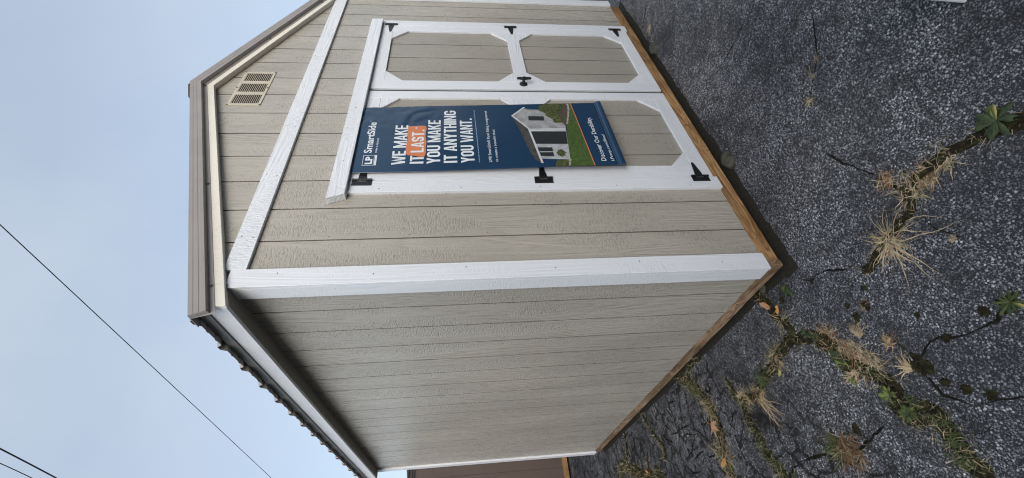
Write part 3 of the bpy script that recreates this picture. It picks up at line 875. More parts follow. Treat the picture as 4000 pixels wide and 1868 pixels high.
for q in rib([(1.0146, 1.152), (1.145, 1.236), (1.236, 1.150)], .011): flat(bm, q, a0+.0009)
flat(bm, R4(1.000, 1.009, .932, 1.143), a0+.0009); flat(bm, R4(.985, .998, .934, 1.141), a0+.00092)
bpart("printed_eave_trim", bm, V_trimp)
rng = random.Random(12)
def blob(cx, cz, r, n=22):
    return [(min(1.2690, max(.6650, cx + r*(1+rng.uniform(-.28, .28))*cos(2*pi*i/n))), cz + r*.8*(1+rng.uniform(-.28, .28))*sin(2*pi*i/n)) for i in range(n)]
for i, (cx, cz, r) in enumerate([(1.215, 1.01, .062), (1.16, .99, .05), (1.235, .945, .045), (1.10, .965, .035)]): pp("printed_shrub", blob(cx, cz, r), a0+.0011+i*.00015, V_shrub)
bm = N()
for k in range(150):
    cx, cz, r_ = rng.choice([(1.215, 1.01, .066), (1.16, .99, .055), (1.235, .945, .05), (1.10, .965, .04), (1.20, .98, .07)])
    a = rng.uniform(0, 2*pi); q = r_*sqrt(rng.random())*1.05; x, z = min(1.262, cx+q*cos(a)), cz+q*.85*sin(a); w, h = rng.uniform(.0015, .004), rng.uniform(.003, .009)
    flat(bm, [(x-w, z), (x, z-h), (x+w, z), (x, z+h)], a0+.0019+k*.000002, k % 2)
obj("printed_leaves", bm, [V_leafa, V_leafb], ban)
pp("printed_shrub", blob(.775, .995, .030), a0+.0011, V_shrub)
pp("printed_shrub", blob(.694, .99, .028), a0+.0012, V_shrub)
pp("printed_stone_edging", [(1.262, .8775), (1.20, .880), (1.05, .917), (1.048, .906), (1.20, .868), (1.262, .866)], a0+.0018, V_stones)
pp("printed_stone_edging", [(.720, .962), (.668, .972), (.668, .962), (.720, .950)], a0+.0018, V_stones)

# ------------------------------------------------------------------ the brown shed beyond
sx0, sx1, sy0, sy1 = -1.6, 3.3, 5.45, 8.4
bs = thing("brown_shed", "dark brown shed seen past the far corner of the beige shed", "shed", (0.8, 5.45, 0.03))
bm = N(); x = sx0; gaps = [sx0 + .12 + k*.2032 for k in range(30) if sx0 + .12 + k*.2032 < sx1-.05]
off = 0.206 - min(gaps, key=lambda g: abs(g-.206)); gaps = [g+off for g in gaps]
xs = [sx0] + gaps + [sx1]
for i in range(len(xs)-1): box(bm, xs[i]+(.004 if i else 0), xs[i+1]-(.004 if i < len(xs)-2 else 0), sy0, sy0+.008, .112, 2.36)
box(bm, sx0, sx1, sy0+.0065, sy0+.03, .113, 2.359)
obj("front_wall", bm, M_brown, bs)
bm = N(); box(bm, sx0, sx0+.03, sy0+.0305, sy1, .112, 2.36); obj("side_wall", bm, M_brown, bs)
bm = N(); box(bm, sx1-.03, sx1, sy0+.0305, sy1, .112, 2.36); obj("side_wall", bm, M_brown, bs)
bm = N(); box(bm, sx0+.0305, sx1-.0305, sy1-.03, sy1, .112, 2.36); obj("back_wall", bm, M_brown, bs)
bm = N(); box(bm, sx0, sx1, sy0+.001, sy0+.04, .03, .111); obj("base_timber", bm, M_tim_x, bs)
bm = N(); box(bm, sx0+.2, sx1-.2, sy0+.35, sy1-.2, .002, .0295); obj("runner", bm, M_void, bs)
bm = N(); box(bm, sx0-.1, sx1+.1, sy0-.02, sy0-.0005, 2.33, 2.40); obj("fascia_board", bm, M_roofd, bs)
bm = N()
box(bm, sx0-.1, sx1+.1, sy0-.034, sy0-.0205, 2.36, 2.41)
prism(bm, [(sy0-.06, 2.4105), (sy0-.06, 2.425), (sy0+1.45, 2.575), (sy0+1.45, 2.555)], 'x', sx0-.12, sx1+.12)
prism(bm, [(sy0+1.4505, 2.555), (sy0+1.4505, 2.575), (sy1+.06, 2.43), (sy1+.06, 2.41)], 'x', sx0-.12, sx1+.12)
for k in range(22):
    xx = sx0-.1 + k*.2286
    if xx < sx1: prism(bm, [(sy0-.06, 2.4255), (sy0-.06, 2.446), (sy0+1.44, 2.598), (sy0+1.44, 2.5755)], 'x', xx, xx+.03)
obj("metal_roof", bm, M_roofd, bs)

# ------------------------------------------------------------------ overhead cables
M_cable = mat("black_cable_sheath", 0.6, (0.03, 0.03, 0.035))[0]
def cable(name, d1, d2, h1, h2, rad, label):
    def hit(d, h): d = Vector(d).normalized(); return CAM + d*((h-CAM.z)/d.z)
    a, b = hit(d1, h1), hit(d2, h2); u = b - a
    pts = []
    for i in range(41):
        t = -1.0 + 3.2*i/40; p = a + u*t; p.z += 0.02*(t)*(t-1)
        pts.append(p)
    bm = N(); tube(bm, pts, rad, 6); prop(obj(name, bm, M_cable), label, "cable", "cables strung across the sky")
def dirto(p): return Vector(p) - CAM
cable("overhead_cable", dirto((5.775, 5.758, 11.408)), dirto((1.561, 11.253, 6.697)), 9.0, 9.0, .009, "thin dark cable crossing the open sky, the nearest to the shed roof")
cable("overhead_cable", dirto((1.914, 8.341, 11.07)), dirto((1.461, 9.126, 10.323)), 9.6, 9.6, .012, "thicker of the two cables close together in the corner of the sky")
cable("overhead_cable", dirto((1.665, 8.465, 11.014)), dirto((1.441, 8.889, 10.609)), 9.6, 9.6, .007, "fainter of the two cables close together in the corner of the sky")

# white post beside the camera, only its foot in view
bm = N()
b0 = Vector((0.2095, -1.086, 0)); 
rx = Vector((0.26, -0.966, 0)); ry = Vector((0.975, 0.222, 0))
lo = [b0, b0 + rx*.09, b0 + rx*.09 + ry*.09, b0 + ry*.09]
lo = [p + Vector((0, 0, .004)) for p in lo]
vs = [bm.verts.new(p) for p in lo]; vt = [bm.verts.new(p + Vector((.010, -.040, 1.1))) for p in lo]
bm.faces.new(vs); bm.faces.new(vt[::-1])
for i in range(4): bm.faces.new((vs[i], vs[(i+1) % 4], vt[(i+1) % 4], vt[i]))
prop(obj("white_post", bm, M_vinyl, bevel=.003), "foot of a plain white post standing on the asphalt right of the camera", "post")

# ------------------------------------------------------------------ cracks in the asphalt
CR=[
 ('A',0.033,[(-0.166,-0.948),(-0.143,-0.881),(-0.124,-0.839),(-0.112,-0.798),(-0.089,-0.726),(-0.093,-0.677),(-0.104,-0.611),(-0.095,-0.584),(-0.145,-0.571),(-0.163,-0.531),(-0.177,-0.479),(-0.191,-0.431),(-0.202,-0.378),(-0.223,-0.308),(-0.228,-0.267)]),
 ('A2',0.011,[(-0.228,-0.267),(-0.233,-0.217),(-0.25,-0.158),(-0.232,-0.113)]),
 ('B',0.014,[(-0.09,-0.58),(-0.032,-0.564),(0.012,-0.555),(0.081,-0.528),(0.145,-0.504),(0.198,-0.483),(0.251,-0.476)]),
 ('C',0.005,[(-0.215,-0.561),(-0.254,-0.568),(-0.291,-0.584),(-0.337,-0.607)]),
 ('D',0.011,[(-0.029,0.054),(-0.073,-0.001),(-0.106,-0.036),(-0.113,-0.066),(-0.115,-0.098),(-0.125,-0.136),(-0.162,-0.194),(-0.17,-0.223)]),
 ('E',0.048,[(0.048,0.288),(-0.017,0.262),(-0.098,0.255),(-0.139,0.253),(-0.177,0.227),(-0.222,0.218),(-0.26,0.231),(-0.284,0.172),(-0.315,0.106),(-0.346,0.075),(-0.375,0.057),(-0.421,0.042)]),
 ('E2',0.052,[(-0.421,0.042),(-0.478,0.022),(-0.531,-0.048),(-0.583,-0.067),(-0.638,-0.074),(-0.678,-0.066),(-0.718,-0.09),(-0.732,-0.15),(-0.771,-0.16),(-0.811,-0.162),(-0.846,-0.163),(-0.882,-0.161),(-0.931,-0.187)]),
 ('F',0.051,[(-0.258,0.235),(-0.272,0.31),(-0.291,0.387),(-0.324,0.47),(-0.328,0.538),(-0.365,0.604),(-0.386,0.674),(-0.362,0.767),(-0.454,0.818),(-0.511,0.804),(-0.576,0.791),(-0.632,0.783),(-0.689,0.76),(-0.745,0.722),(-0.781,0.727)]),
 ('G',0.052,[(0.09,1.439),(0.006,1.377),(-0.122,1.231),(-0.202,1.177),(-0.279,1.14),(-0.348,1.119),(-0.413,1.124),(-0.477,1.141),(-0.55,1.194),(-0.61,1.194),(-0.697,1.187)]),
 ('H',0.023,[(-0.21,0.862),(-0.275,0.834),(-0.337,0.841),(-0.373,0.782)]),
 ('I',0.025,[(-0.202,1.177),(-0.124,1.28),(-0.044,1.251),(-0.003,1.17),(-0.008,1.01)]),
 ('J',0.030,[(0.043,2.248),(-0.004,2.227),(-0.125,2.156),(-0.231,2.082),(-0.336,1.992),(-0.418,2.039)]),
 ('J2',0.035,[(-0.012,2.78),(-0.183,2.846),(-0.235,2.921),(-0.256,3.046)]),
 ('J3',0.095,[(-0.299,3.187),(-0.26,3.023),(-0.378,2.716),(-0.454,2.501),(-0.481,2.241),(-0.542,2.153)]),
 ('J4',0.025,[(-0.293,2.351),(-0.38,2.419),(-0.499,2.349)]),
 ('K',0.026,[(-0.543,-0.227),(-0.586,-0.231),(-0.609,-0.224),(-0.621,-0.218)]),
 ('K2',0.012,[(-0.571,-0.244),(-0.546,-0.282),(-0.538,-0.329),(-0.56,-0.372),(-0.566,-0.433),(-0.57,-0.505),(-0.556,-0.531),(-0.549,-0.578)]),
 ('K3',0.011,[(-0.621,-0.218),(-0.662,-0.222),(-0.692,-0.228),(-0.715,-0.255),(-0.745,-0.293),(-0.752,-0.363),(-0.768,-0.433)]),
 ('K4',0.006,[(-0.482,-0.198),(-0.509,-0.21),(-0.543,-0.227)]),
 ('L',0.014,[(-0.713,0.045),(-0.72,0.08),(-0.736,0.137),(-0.755,0.23),(-0.734,0.33),(-0.727,0.519),(-0.726,0.56),(-0.74,0.635),(-0.765,0.688),(-0.788,0.722)]),
 ('M',0.007,[(1.198,-0.729),(1.183,-0.693),(1.198,-0.599),(1.193,-0.518),(1.202,-0.405),(1.229,-0.205),(1.206,-0.111)]),
 ('N',0.008,[(0.819,-0.869),(0.791,-0.845),(0.722,-0.795),(0.61,-0.721),(0.56,-0.653),(0.515,-0.59),(0.496,-0.524),(0.493,-0.467)]),
 ('O',0.013,[(2.526,-0.235),(2.476,-0.157),(2.428,-0.033)]),
 ('O2',0.012,[(2.275,-0.301),(2.314,-0.163),(2.279,-0.037)]),
 ('P',0.006,[(-0.815,-0.224),(-0.817,-0.263),(-0.805,-0.298)]),
 ('Q',0.012,[(-0.481,1.009),(-0.515,0.985),(-0.508,0.905)]),
 ('R',0.015,[(-0.287,1.811),(-0.303,1.487),(-0.305,1.36),(-0.29,1.245)]),
]

rng = random.Random(21)
def resample(pts, step):
    P = [Vector((a, b, 0)) for a, b in pts]; out = []
    for i in range(len(P)-1):
        p0 = P[max(0, i-1)]; p1 = P[i]; p2 = P[i+1]; p3 = P[min(len(P)-1, i+2)]
        n = max(1, int((p2-p1).length/step))
        for k in range(n):
            t = k/n; t2 = t*t; t3 = t2*t
            out.append(0.5*((2*p1) + (p2-p0)*t + (2*p0-5*p1+4*p2-p3)*t2 + (3*p1-p0-3*p2+p3)*t3))
    out.append(P[-1]); return out
paths = {}
for name, w, pts in CR:
    w *= {'A': 1.3, 'E': 1.35, 'E2': 1.35, 'F': 1.3, 'G': 1.5, 'K': 1.3, 'D': 1.4, 'A2': 1.5, 'K2': 1.5, 'K3': 1.5, 'L': 1.5}.get(name, 1.25)
    P = resample(pts, 0.006); mossy = w > 0.0215
    jit = .18*w if mossy else .35*max(w, .006)
    seed = rng.uniform(0, 50)
    for i, p in enumerate(P):
        p.x += jit*noise.noise(Vector((p.x*40, p.y*40, seed))) + .4*jit*noise.noise(Vector((p.x*130, p.y*130, seed)))
        p.y += jit*noise.noise(Vector((p.x*40, p.y*40, seed+9))) + .4*jit*noise.noise(Vector((p.x*130, p.y*130, seed+5)))
    paths[name] = (P, w)
    bm = N(); rows = []; m = 9 if mossy else 5
    for i, p in enumerate(P):
        d = (P[min(i+1, len(P)-1)] - P[max(i-1, 0)]).normalized(); nrm = Vector((-d.y, d.x, 0))
        s = i*0.006
        end = min(1, i/4, (len(P)-1-i)/4)
        row = []
        for k in range(m):
            t = -1 + 2*k/(m-1)
            ww = w/2*(1 + .75*noise.noise(Vector((s*14, seed + (3 if t > 0 else 8), 0))) + .35*noise.noise(Vector((s*60, seed + (3 if t > 0 else 8), 0))))*(.25+.75*end)
            q = p + nrm*t*ww
            if mossy:
                hgt = (1-abs(t)**2.5)*(.0035 + .005*(noise.noise(Vector((q.x*60, q.y*60, 3)))+.4)) - (.004 if abs(t) > .99 else 0)
                hgt += .0016*noise.noise(Vector((q.x*220, q.y*220, 1)))*(1-abs(t))
            else:
                q = p + nrm*t*ww*max(.12, min(1.2, .75 + 1.6*noise.noise(Vector((s*9, seed+30, 0)))))*.75
                hgt = (.0012 if abs(t) < .9 else -.0015)
            row.append(bm.verts.new((q.x, q.y, hgt)))
        rows.append(row)
    for a, b in zip(rows, rows[1:]):
        for k in range(m-1): bm.faces.new((a[k], a[k+1], b[k+1], b[k]))
    if mossy: prop(obj("moss_strip", bm, M_moss, smooth=True), "low moss and soil filling a crack in the asphalt", "moss", kind='stuff')
    else: prop(obj("pavement_crack", bm, M_crack), kind='structure')
# web of hairline cracks on the broken-up asphalt beside the shed
bm = N(); rng = random.Random(33)
for k in range(140):
    x = rng.uniform(-1.1, -.02); y = rng.uniform(.55, 3.6)
    a = rng.choice((rng.gauss(1.75, .35), rng.gauss(.2, .5))); ln = rng.uniform(.05, .28)
    P = [Vector((x, y, 0))]; st = .012
    while (P[-1]-P[0]).length < ln and len(P) < 40:
        a += rng.gauss(0, .28); P.append(P[-1] + Vector((cos(a), sin(a), 0))*st)
    if any(p.x > -.015 for p in P): continue
    w0 = rng.uniform(.0012, .0042)*(1+y*.35); rows = []
    for i, p in enumerate(P):
        d = (P[min(i+1, len(P)-1)] - P[max(i-1, 0)]).normalized(); nn = Vector((-d.y, d.x, 0)); t = i/(len(P)-1)
        w = w0*(.15+sin(pi*t))*(1+rng.uniform(-.4, .4)); rows.append([bm.verts.new(p - nn*w + Vector((0, 0, .0009+k*.00001))), bm.verts.new(p + nn*w + Vector((0, 0, .0009+k*.00001)))])
    for a_, b_ in zip(rows, rows[1:]): bm.faces.new((a_[0], a_[1], b_[1], b_[0]))
prop(obj("hairline_cracks", bm, M_crack), kind='structure')
# dark mossy blotches
for (x, y, r) in ((-.29, -.123, .013), (-.275, -.231, .013), (-.12, -.042, .011), (-.692, .175, .024), (-.60, -.236, .032), (-.58, -.20, .022), (-.66, -.26, .018), (-.70, -.30, .02), (-.735, -.35, .02), (-.327, -.19, .024), (-.55, -.36, .018), (-.345, -.13, .02), (-.545, -.56, .03), (-.535, -.50, .018), (-.45, -.33, .012), (-.09, .16, .02), (-.16, -.905, .03), (-.185, -.93, .03)):
    bm = N(); n = 26; c = bm.verts.new((x, y, .005)); r1, r2 = [], []
    for i in range(n):
        a = 2*pi*i/n; k = 1 + .55*noise.noise(Vector((cos(a)*1.6+x*30, sin(a)*1.6, y*20))) + .15*rng.uniform(-1, 1)
        r1.append(bm.verts.new((x+r*.55*k*cos(a), y+r*.55*k*sin(a), .004+.001*rng.random()))); r2.append(bm.verts.new((x+r*k*cos(a), y+r*k*sin(a), -.002)))
    for i in range(n):
        j = (i+1) % n; bm.faces.new((c, r1[i], r1[j])); bm.faces.new((r1[i], r2[i], r2[j], r1[j]))
    prop(obj("moss_patch", bm, M_moss, smooth=True), "dark mossy dirt patch on the asphalt", "moss", kind='stuff')

# ------------------------------------------------------------------ grass and weeds
def blade(bm, base, az, ln, up, w, curl, rng, mi=0, segs=6):
    """thin tapering blade leaving base, leaning out to azimuth az; up = start angle; bends down under its weight"""
    p = Vector(base); a = az; e = up; st = ln/segs; L_, R_ = [], []
    for i in range(segs+1):
        t = i/segs; side = Vector((-sin(a), cos(a), 0)); ww = w*(1-t**1.6)*.5 + .00015
        L_.append(bm.verts.new(p + side*ww)); R_.append(bm.verts.new(p - side*ww + Vector((0, 0, ww*.6))))
        p = p + Vector((cos(a)*cos(e), sin(a)*cos(e), sin(e)))*st
        if p.z < .0015: p.z = .0015 + .002*rng.random(); e = max(e, 0)
        e -= curl*(.6+.8*rng.random())/segs; a += rng.gauss(0, .20)
    for i in range(segs): bm.faces.new((L_[i], L_[i+1], R_[i+1], R_[i])).material_index = mi

def solid(o, t=.0004):
    m = o.modifiers.new("thickness", 'SOLIDIFY'); m.thickness = t; m.offset = 0; return o

def tuft(x, y, r, n, mats, seed, label, az=None, spread=pi, up=(.03, .5), w=.0022, wts=None, cat="dry grass", group=None, name="dry_grass_tuft", core=.18, curl=.9, dens=1.0):
    rng = random.Random(seed); bm = N(); r *= 1.12; w *= 1.35; n = int(n*1.25*dens)
    for k in range(n):
        a = rng.uniform(-pi, pi) if az is None else rng.gauss(az, spread)
        rr = core*r*sqrt(rng.random()); b = rng.uniform(-pi, pi)
        ln = r*rng.choice((rng.uniform(.3, .7), rng.uniform(.6, 1.25)))*(1 if core < .5 else .8)
        blade(bm, (x+rr*cos(b), y+rr*sin(b), .001), a, ln, rng.uniform(*up), w*rng.uniform(.6, 1.2), curl*rng.uniform(.4, 1.5), rng, rng.choices(range(len(mats)), wts)[0], 7)
    o = solid(obj(name, bm, mats)); return prop(o, label, cat, group)
DG = "dry grass tufts in the cracks"
tuft(-.195, -.425, .105, 110, [M_straw, M_straw2, M_green], 1, "largest pale straw tuft, splayed like a star over a mossy crack", group=DG, wts=[7, 3, .4])
tuft(-.19, -.43, .17, 12, [M_straw], 41, "long loose straw stalks trailing out of the largest star-shaped tuft", group=DG, az=-2.3, spread=1.0, w=.003, up=(.02, .3))
tuft(-.105, -.600, .062, 55, [M_straw, M_straw2], 2, "straw tuft at the fork of the cracks beside a dark green moss lump", group=DG, core=.62, w=.0019, dens=1.9)
tuft(-.108, -.662, .050, 45, [M_straw, M_rust], 3, "small brownish straw tuft on the crack between the fork and the leafy rosette", group=DG, core=.62, w=.0019, dens=1.9)
tuft(-.110, -.735, .050, 40, [M_straw, M_straw2], 4, "straw tuft on the crack nearest the large leafy rosette", group=DG, core=.62, w=.0019, dens=1.9)
tuft(-.020, -.567, .042, 34, [M_straw, M_rust], 5, "short straw tuft on the narrow crack running up to the shed doors", group=DG, core=.62, w=.0019, dens=1.9)
tuft(-.320, -.586, .020, 24, [M_straw2, M_straw], 6, "tiny lone dry tuft on bare asphalt", group=DG)
tuft(-.170, .222, .085, 26, [M_straw2, M_straw], 7, "long bare stalks lying over the mossy crack by the shed corner", group=DG, w=.003, up=(.02, .3))
tuft(-.348, .054, .070, 55, [M_straw, M_rust], 8, "star-shaped straw tuft just past the small leafy weeds", group=DG, core=.62, w=.0019, dens=1.9)
tuft(-.406, -.088, .048, 34, [M_straw], 9, "straw bundle on the near side of the wide grassy crack, bent over", group=DG, az=-.4, spread=.7)
tuft(-.432, .000, .085, 75, [M_straw, M_rust, M_straw2], 10, "dense tangle of straw lying along the wide grassy crack", group=DG, az=3.5, spread=.6, up=(.02, .35), core=.62, w=.0019, dens=1.9)
tuft(-.500, -.045, .080, 60, [M_straw, M_straw2], 11, "straw tangle in the middle of the wide grassy crack", group=DG, az=3.4, spread=.9, up=(.02, .35), core=.62, w=.0019, dens=1.9)
tuft(-.515, .020, .062, 26, [M_straw], 12, "pale bent straw bunch beside a round green leaf", group=DG, az=1.6, spread=.35, w=.003, up=(.05, .4))
tuft(-.585, -.190, .055, 30, [M_straw], 13, "pale curled straw bunch by the dark moss patch", group=DG, az=.6, spread=.55, w=.0035, up=(.2, .7))
tuft(-.476, -.181, .038, 24, [M_rust, M_straw], 14, "little rusty tuft between the straw tangle and the dark moss patch", group=DG, core=.62, w=.0019, dens=1.9)
tuft(-.327, -.190, .028, 30, [M_rust, M_straw2], 22, "small matted brown tuft in a dark hollow of the asphalt", group=DG)
tuft(-.290, .393, .070, 60, [M_straw2, M_straw, M_green], 15, "matted dry grass above the dark green spiky rosette", group=DG, wts=[4, 3, 2], core=.62, w=.0019, dens=1.9)
tuft(-.365, .770, .075, 34, [M_straw], 16, "pale straw patch at the crook of the crack, nearest the side wall", group=DG, core=.62, w=.0019, dens=1.9)
tuft(-.385, .640, .065, 40, [M_straw, M_rust], 17, "brown straw patch right beside the pale one at the crook of the crack", group=DG, core=.62, w=.0019, dens=1.9)
tuft(-.42, .63, .15, 16, [M_straw2, M_straw], 18, "long grey stems trailing away from the crook of the crack", group=DG, az=-2.8, spread=.3, w=.0028, up=(.02, .2))
tuft(-.310, 1.130, .09, 40, [M_straw, M_straw2, M_green], 19, "thin yellowish tuft beside the maple leaf", group=DG, up=(.1, .8), core=.62, w=.0019, dens=1.9)
tuft(-.55, 1.19, .12, 60, [M_straw2, M_green, M_straw], 35, "mixed green and dry grass beyond the maple leaf", group=DG, core=.62, w=.0019, dens=1.9)
tuft(.495, -.573, .042, 20, [M_straw], 20, "small straw tuft on the thin crack in front of the doors", group=DG)
tuft(.560, -.655, .050, 12, [M_straw2], 23, "few loose stalks on the thin crack in front of the doors", group=DG, az=.3, spread=.5)
tuft(.603, -.712, .026, 16, [M_straw2, M_rust], 21, "smallest brown tuft on the thin crack in front of the doors", group=DG)
tuft(2.30, -.12, .08, 14, [M_straw], 24, "few pale blades under the far right corner of the shed", group=DG)
tuft(-.370, -.100, .038, 30, [M_straw2, M_leaf], 25, "grey withered weed beside the bent straw bundle", cat="weed", name="dead_weed")
# the round bush of rusty and green grass
tuft(-.745, .262, .095, 150, [M_rust, M_straw2, M_straw], 26, "round clump of rusty dead grass, its far half green", az=-2.0, spread=1.1, up=(.3, 1.2), core=.55, wts=[6, 2, 2], name="grass_clump", cat="grass clump")
tuft(-.730, .315, .070, 110, [M_green, M_leaf2, M_straw2], 27, "green half of the round rusty grass clump", up=(.3, 1.2), core=.6, wts=[7, 1, 2], name="grass_clump", cat="grass clump")
GG = "green grass clumps in the cracks"
for i, (x, y, r, n, lab) in enumerate([(-.768, -.165, .045, 70, "green grass clump on the wide crack after the yellow-green leaves"), (-.820, -.165, .045, 60, "middle green grass clump on the wide crack towards the edge of the view"),
        (-.873, -.156, .048, 80, "last green grass clump on the wide crack at the edge of the view"), (-.727, .735, .065, 60, "pale green blades at the end of the narrow mossy crack"),
        (-.117, 1.227, .075, 60, "dark green grass on the crack running in under the side wall"), (-.60, .79, .05, 50, "dark green blades halfway along the narrow mossy crack"), (-.68, -.12, .04, 40, "green blades among the yellow-green leaves")]):
    tuft(x, y, r, n, [M_green, M_leaf, M_straw], 50+i, lab, wts=[7, 2, 1.2], up=(.2, 1.1), core=.5, cat="green grass", group=GG, name="green_grass_tuft")
# spiky dark green rosette
tuft(-.331, .541, .062, 60, [M_leaf, M_green], 60, "dark green spiky rosette of narrow leaves at the bend of the crack", w=.005, up=(.15, .7), cat="weed", name="spiky_rosette", core=.1, curl=.7)

def rosette(x, y, r, n, mats, seed, label, name="leafy_weed", wid=.28, up=(.12, .5), az=None, spread=.5):
    rng = random.Random(seed); bm = N(); segs = 8
    for k in range(n):
        a = 2*pi*k/n + rng.uniform(-.35, .35) if az is None else rng.gauss(az, spread)
        ln = r*rng.uniform(.65, 1.15); e = rng.uniform(*up); p = Vector((x, y, .006)); w = ln*wid*rng.uniform(.75, 1.2); mi = rng.choices(range(len(mats)), [6]+[1]*(len(mats)-1))[0]
        rows = []
        for i in range(segs+1):
            t = i/segs; side = Vector((-sin(a), cos(a), 0))
            ww = w*(.12 + .88*sin(pi*min(1, (t*.92)**1.25)))*.5*(1+.12*sin(t*40+k)) if i < segs else .0006
            ed = Vector((0, 0, ww*.35))
            rows.append([bm.verts.new(p - side*ww + ed), bm.verts.new(p), bm.verts.new(p + side*ww + ed*(.6+.6*rng.random()))])
            p = p + Vector((cos(a)*cos(e), sin(a)*cos(e), sin(e)))*ln/segs
            e -= rng.uniform(.05, .14); a += rng.gauss(0, .04); p.z = max(p.z, .003 + k*.0002)
        for q, s in zip(rows, rows[1:]):
            for j in (0, 1): bm.faces.new((q[j], q[j+1], s[j+1], s[j])).material_index = mi
    return prop(solid(obj(name, bm, mats, smooth=True)), label, "weed")
rosette(-.126, -.896, .054, 19, [M_leaf, M_green, M_leafy], 70, "large leafy rosette with one yellow leaf at the near edge of the asphalt", wid=.30)
rosette(-.048, .085, .060, 8, [M_leaf, M_leaf2], 71, "broad dark green leaves with a yellow stripe by the shed corner", az=2.3, spread=.5, wid=.33)
rosette(-.547, -.576, .044, 17, [M_green, M_leaf, M_leafy], 72, "dull green weed with a yellow leaf tip at the edge of the view", wid=.17, up=(.1, .9))
rosette(-.285, .130, .036, 9, [M_leaf, M_leaf2], 73, "small leafy weed, left of a straw star, on the mossy crack", wid=.4, up=(.3, .8))
rosette(-.318, .098, .028, 7, [M_leaf, M_leaf], 74, "second small leafy weed touching the straw star", wid=.42, up=(.3, .8))
rosette(-.422, .060, .035, 7, [M_leaf, M_leaf], 75, "grey-green round leaves under the straw tangle", wid=.5, up=(.2, .7))
rosette(-.465, .050, .028, 6, [M_leaf, M_leaf2], 76, "green round leaf clump on the far side of the straw tangle", wid=.5, up=(.2, .7))
rosette(-.530, .045, .022, 4, [M_leaf2, M_leaf], 77, "pale green round leaves beside the bent straw bunch", wid=.6)
rosette(-.632, -.058, .034, 16, [M_leaf2, M_green, M_green], 78, "bright yellow-green leaf cluster in the wide grassy crack", wid=.4, up=(.3, .9))
rosette(-.705, -.085, .036, 16, [M_green, M_leaf2, M_leaf], 79, "olive leaf cluster between the bright leaves and the grass", wid=.4, up=(.3, .9))
rosette(-.79, .66, .04, 5, [M_leaf, M_leaf2], 80, "narrow green leaves at the end of the narrow crack", wid=.25)
# fine low growth everywhere along the mossy cracks
bm = N(); rng = random.Random(90)
for name, (P, w) in paths.items():
    if w < .0215: continue
    dens = {'E2': 9, 'E': 5.0, 'F': 6.0, 'G': 8, 'A': 2.0, 'K': 1.2, 'J3': 5.0, 'I': 4.0, 'H': 4, 'J': 2.0, 'J2': 1.5, 'J4': 1.5}.get(name, 1)
    for p in P:
        for _ in range(int(dens) + (rng.random() < dens % 1)):
            cl = noise.noise(Vector((p.x*22, p.y*22, 9)))
            if cl < -.12 and rng.random() < .75: continue
            q = p + Vector((rng.gauss(0, w*.36), rng.gauss(0, w*.36), 0))
            far = 1 + max(0, q.y)*.35
            blade(bm, (q.x, q.y, .002), rng.uniform(-pi, pi), rng.uniform(.008, .040)*far, rng.uniform(.1, 1.2), .0014*far, rng.uniform(.3, 1.4), rng, rng.choices((0, 1, 2, 3), (4, 3.2, 2.6, .6))[0], 5)
prop(obj("crack_grass", bm, [M_green, M_straw2, M_straw, M_leaf2]), "fine low grass growing out of the mossy cracks", "grass", kind='stuff')
# loose dead stalks lying about
bm = N(); rng = random.Random(91)
for k in range(150):
    name = rng.choice(['E', 'E2', 'F', 'G', 'A', 'E2', 'F']); P, w = paths[name]; p = rng.choice(P)
    q = p + Vector((rng.gauss(0, .035), rng.gauss(0, .035), 0)); blade(bm, (q.x, q.y, .003), rng.uniform(-pi, pi), rng.uniform(.03, .10), rng.uniform(0, .12), .0013, .25, rng, rng.choice((0, 0, 1)), 6)
prop(obj("loose_dead_stalks", bm, [M_straw2, M_straw]), "loose dead stalks scattered beside the cracks", "dead stalks", kind='stuff')

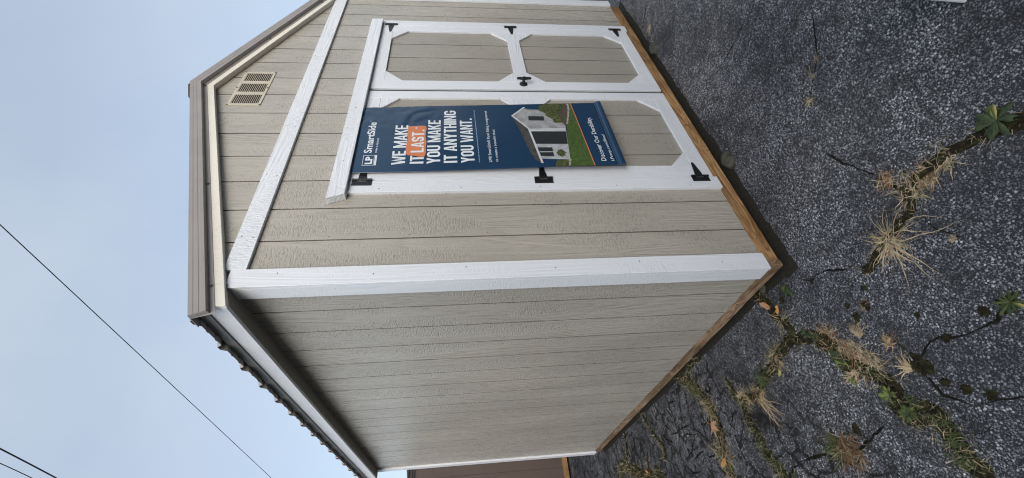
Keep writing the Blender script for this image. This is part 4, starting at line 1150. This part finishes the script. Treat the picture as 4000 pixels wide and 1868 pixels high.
# fallen leaves
def leaf(x, y, r, rot, pts, m, label, seed, stem=True):
    rng = random.Random(seed); bm = N(); c = bm.verts.new((x, y, .016)); ring = []
    for a, k in pts:
        a2 = radians(a)+rot; ring.append(bm.verts.new((x + r*k*cos(a2), y + r*k*sin(a2), .010 + .012*k*rng.random())))
    for i in range(len(ring)): bm.faces.new((c, ring[i], ring[(i+1) % len(ring)]))
    if stem: tube(bm, [(x+r*.2*cos(rot+pi), y+r*.2*sin(rot+pi), .012), (x+r*1.15*cos(rot+pi), y+r*1.15*sin(rot+pi), .006)], .0012, 5)
    prop(solid(obj("fallen_leaf", bm, m), .0005), label, "leaf", "fallen leaves on the asphalt")
maple = [(0, 1.0), (9, .62), (20, .70), (30, .40), (48, .95), (58, .60), (70, .62), (84, .34), (108, .80), (122, .45), (150, .30), (180, .22), (210, .30), (238, .45), (252, .80), (276, .34), (290, .62), (302, .60), (312, .95), (330, .40), (340, .70), (351, .62)]
oval = [(0, 1), (25, .7), (55, .48), (90, .40), (125, .45), (155, .65), (180, .85), (205, .65), (235, .45), (270, .38), (305, .5), (335, .72)]
leaf(-.399, 1.172, .075, -2.2, maple, M_maple, "tan five-pointed maple leaf lying on the grassy crack by the side wall", 1)
leaf(-.064, .262, .038, .6, oval, M_maple, "long pale orange leaf beside the side timber near the corner", 2, False)
leaf(-.116, .206, .026, 2.6, oval, M_orange, "deeper orange leaf close to the pale orange one near the corner", 3, False)
leaf(-.361, .402, .022, 2.2, oval, M_leafy, "small yellowish leaf on the asphalt below the matted grass", 4, False)
leaf(-.419, 2.449, .03, 1.0, oval, M_orange, "small orange leaf far back beside the shed", 5, False)
leaf(-.60, 1.20, .04, 2.0, oval, M_orange, "curled orange leaf beyond the maple leaf on the same crack", 6, False)

# unseen sheds, added to block low sky and sun so the wall feet darken
M_greyside = cedar("added_shed_siding", (0.16, 0.15, 0.135), 0.05, 'z', 0.6, 0.001)
for nm, lab, loc, (xa, xb, ya, yb) in (("added_shade_shed", "unseen grey shed added behind the camera to shade the front wall", (0.5, -6.4, 0), (-6.0, 7.5, -7.8, -5.0)),
                                      ("added_shade_shed", "unseen grey shed added far to the left to shade the side wall", (-7.6, 1, 0), (-9.0, -6.2, -4.0, 6.5))):
    nb = thing(nm, lab, "shed", loc, "unseen sheds added for shade")
    bm = N(); box(bm, xa, xb, ya, yb, 0.1, 2.5); obj("wall", bm, M_greyside, nb)
    bm = N()
    if xb-xa > yb-ya:
        m_ = (ya+yb)/2; prism(bm, [(ya-.2, 2.501), (yb+.2, 2.501), (yb+.2, 2.53), (m_, 3.2), (ya-.2, 2.53)], 'x', xa-.1, xb+.1)
    else:
        m_ = (xa+xb)/2; prism(bm, [(xa-.2, 2.501), (xb+.2, 2.501), (xb+.2, 2.53), (m_, 3.2), (xa-.2, 2.53)], 'y', ya-.1, yb+.1)
    obj("roof", bm, M_roofd, nb)
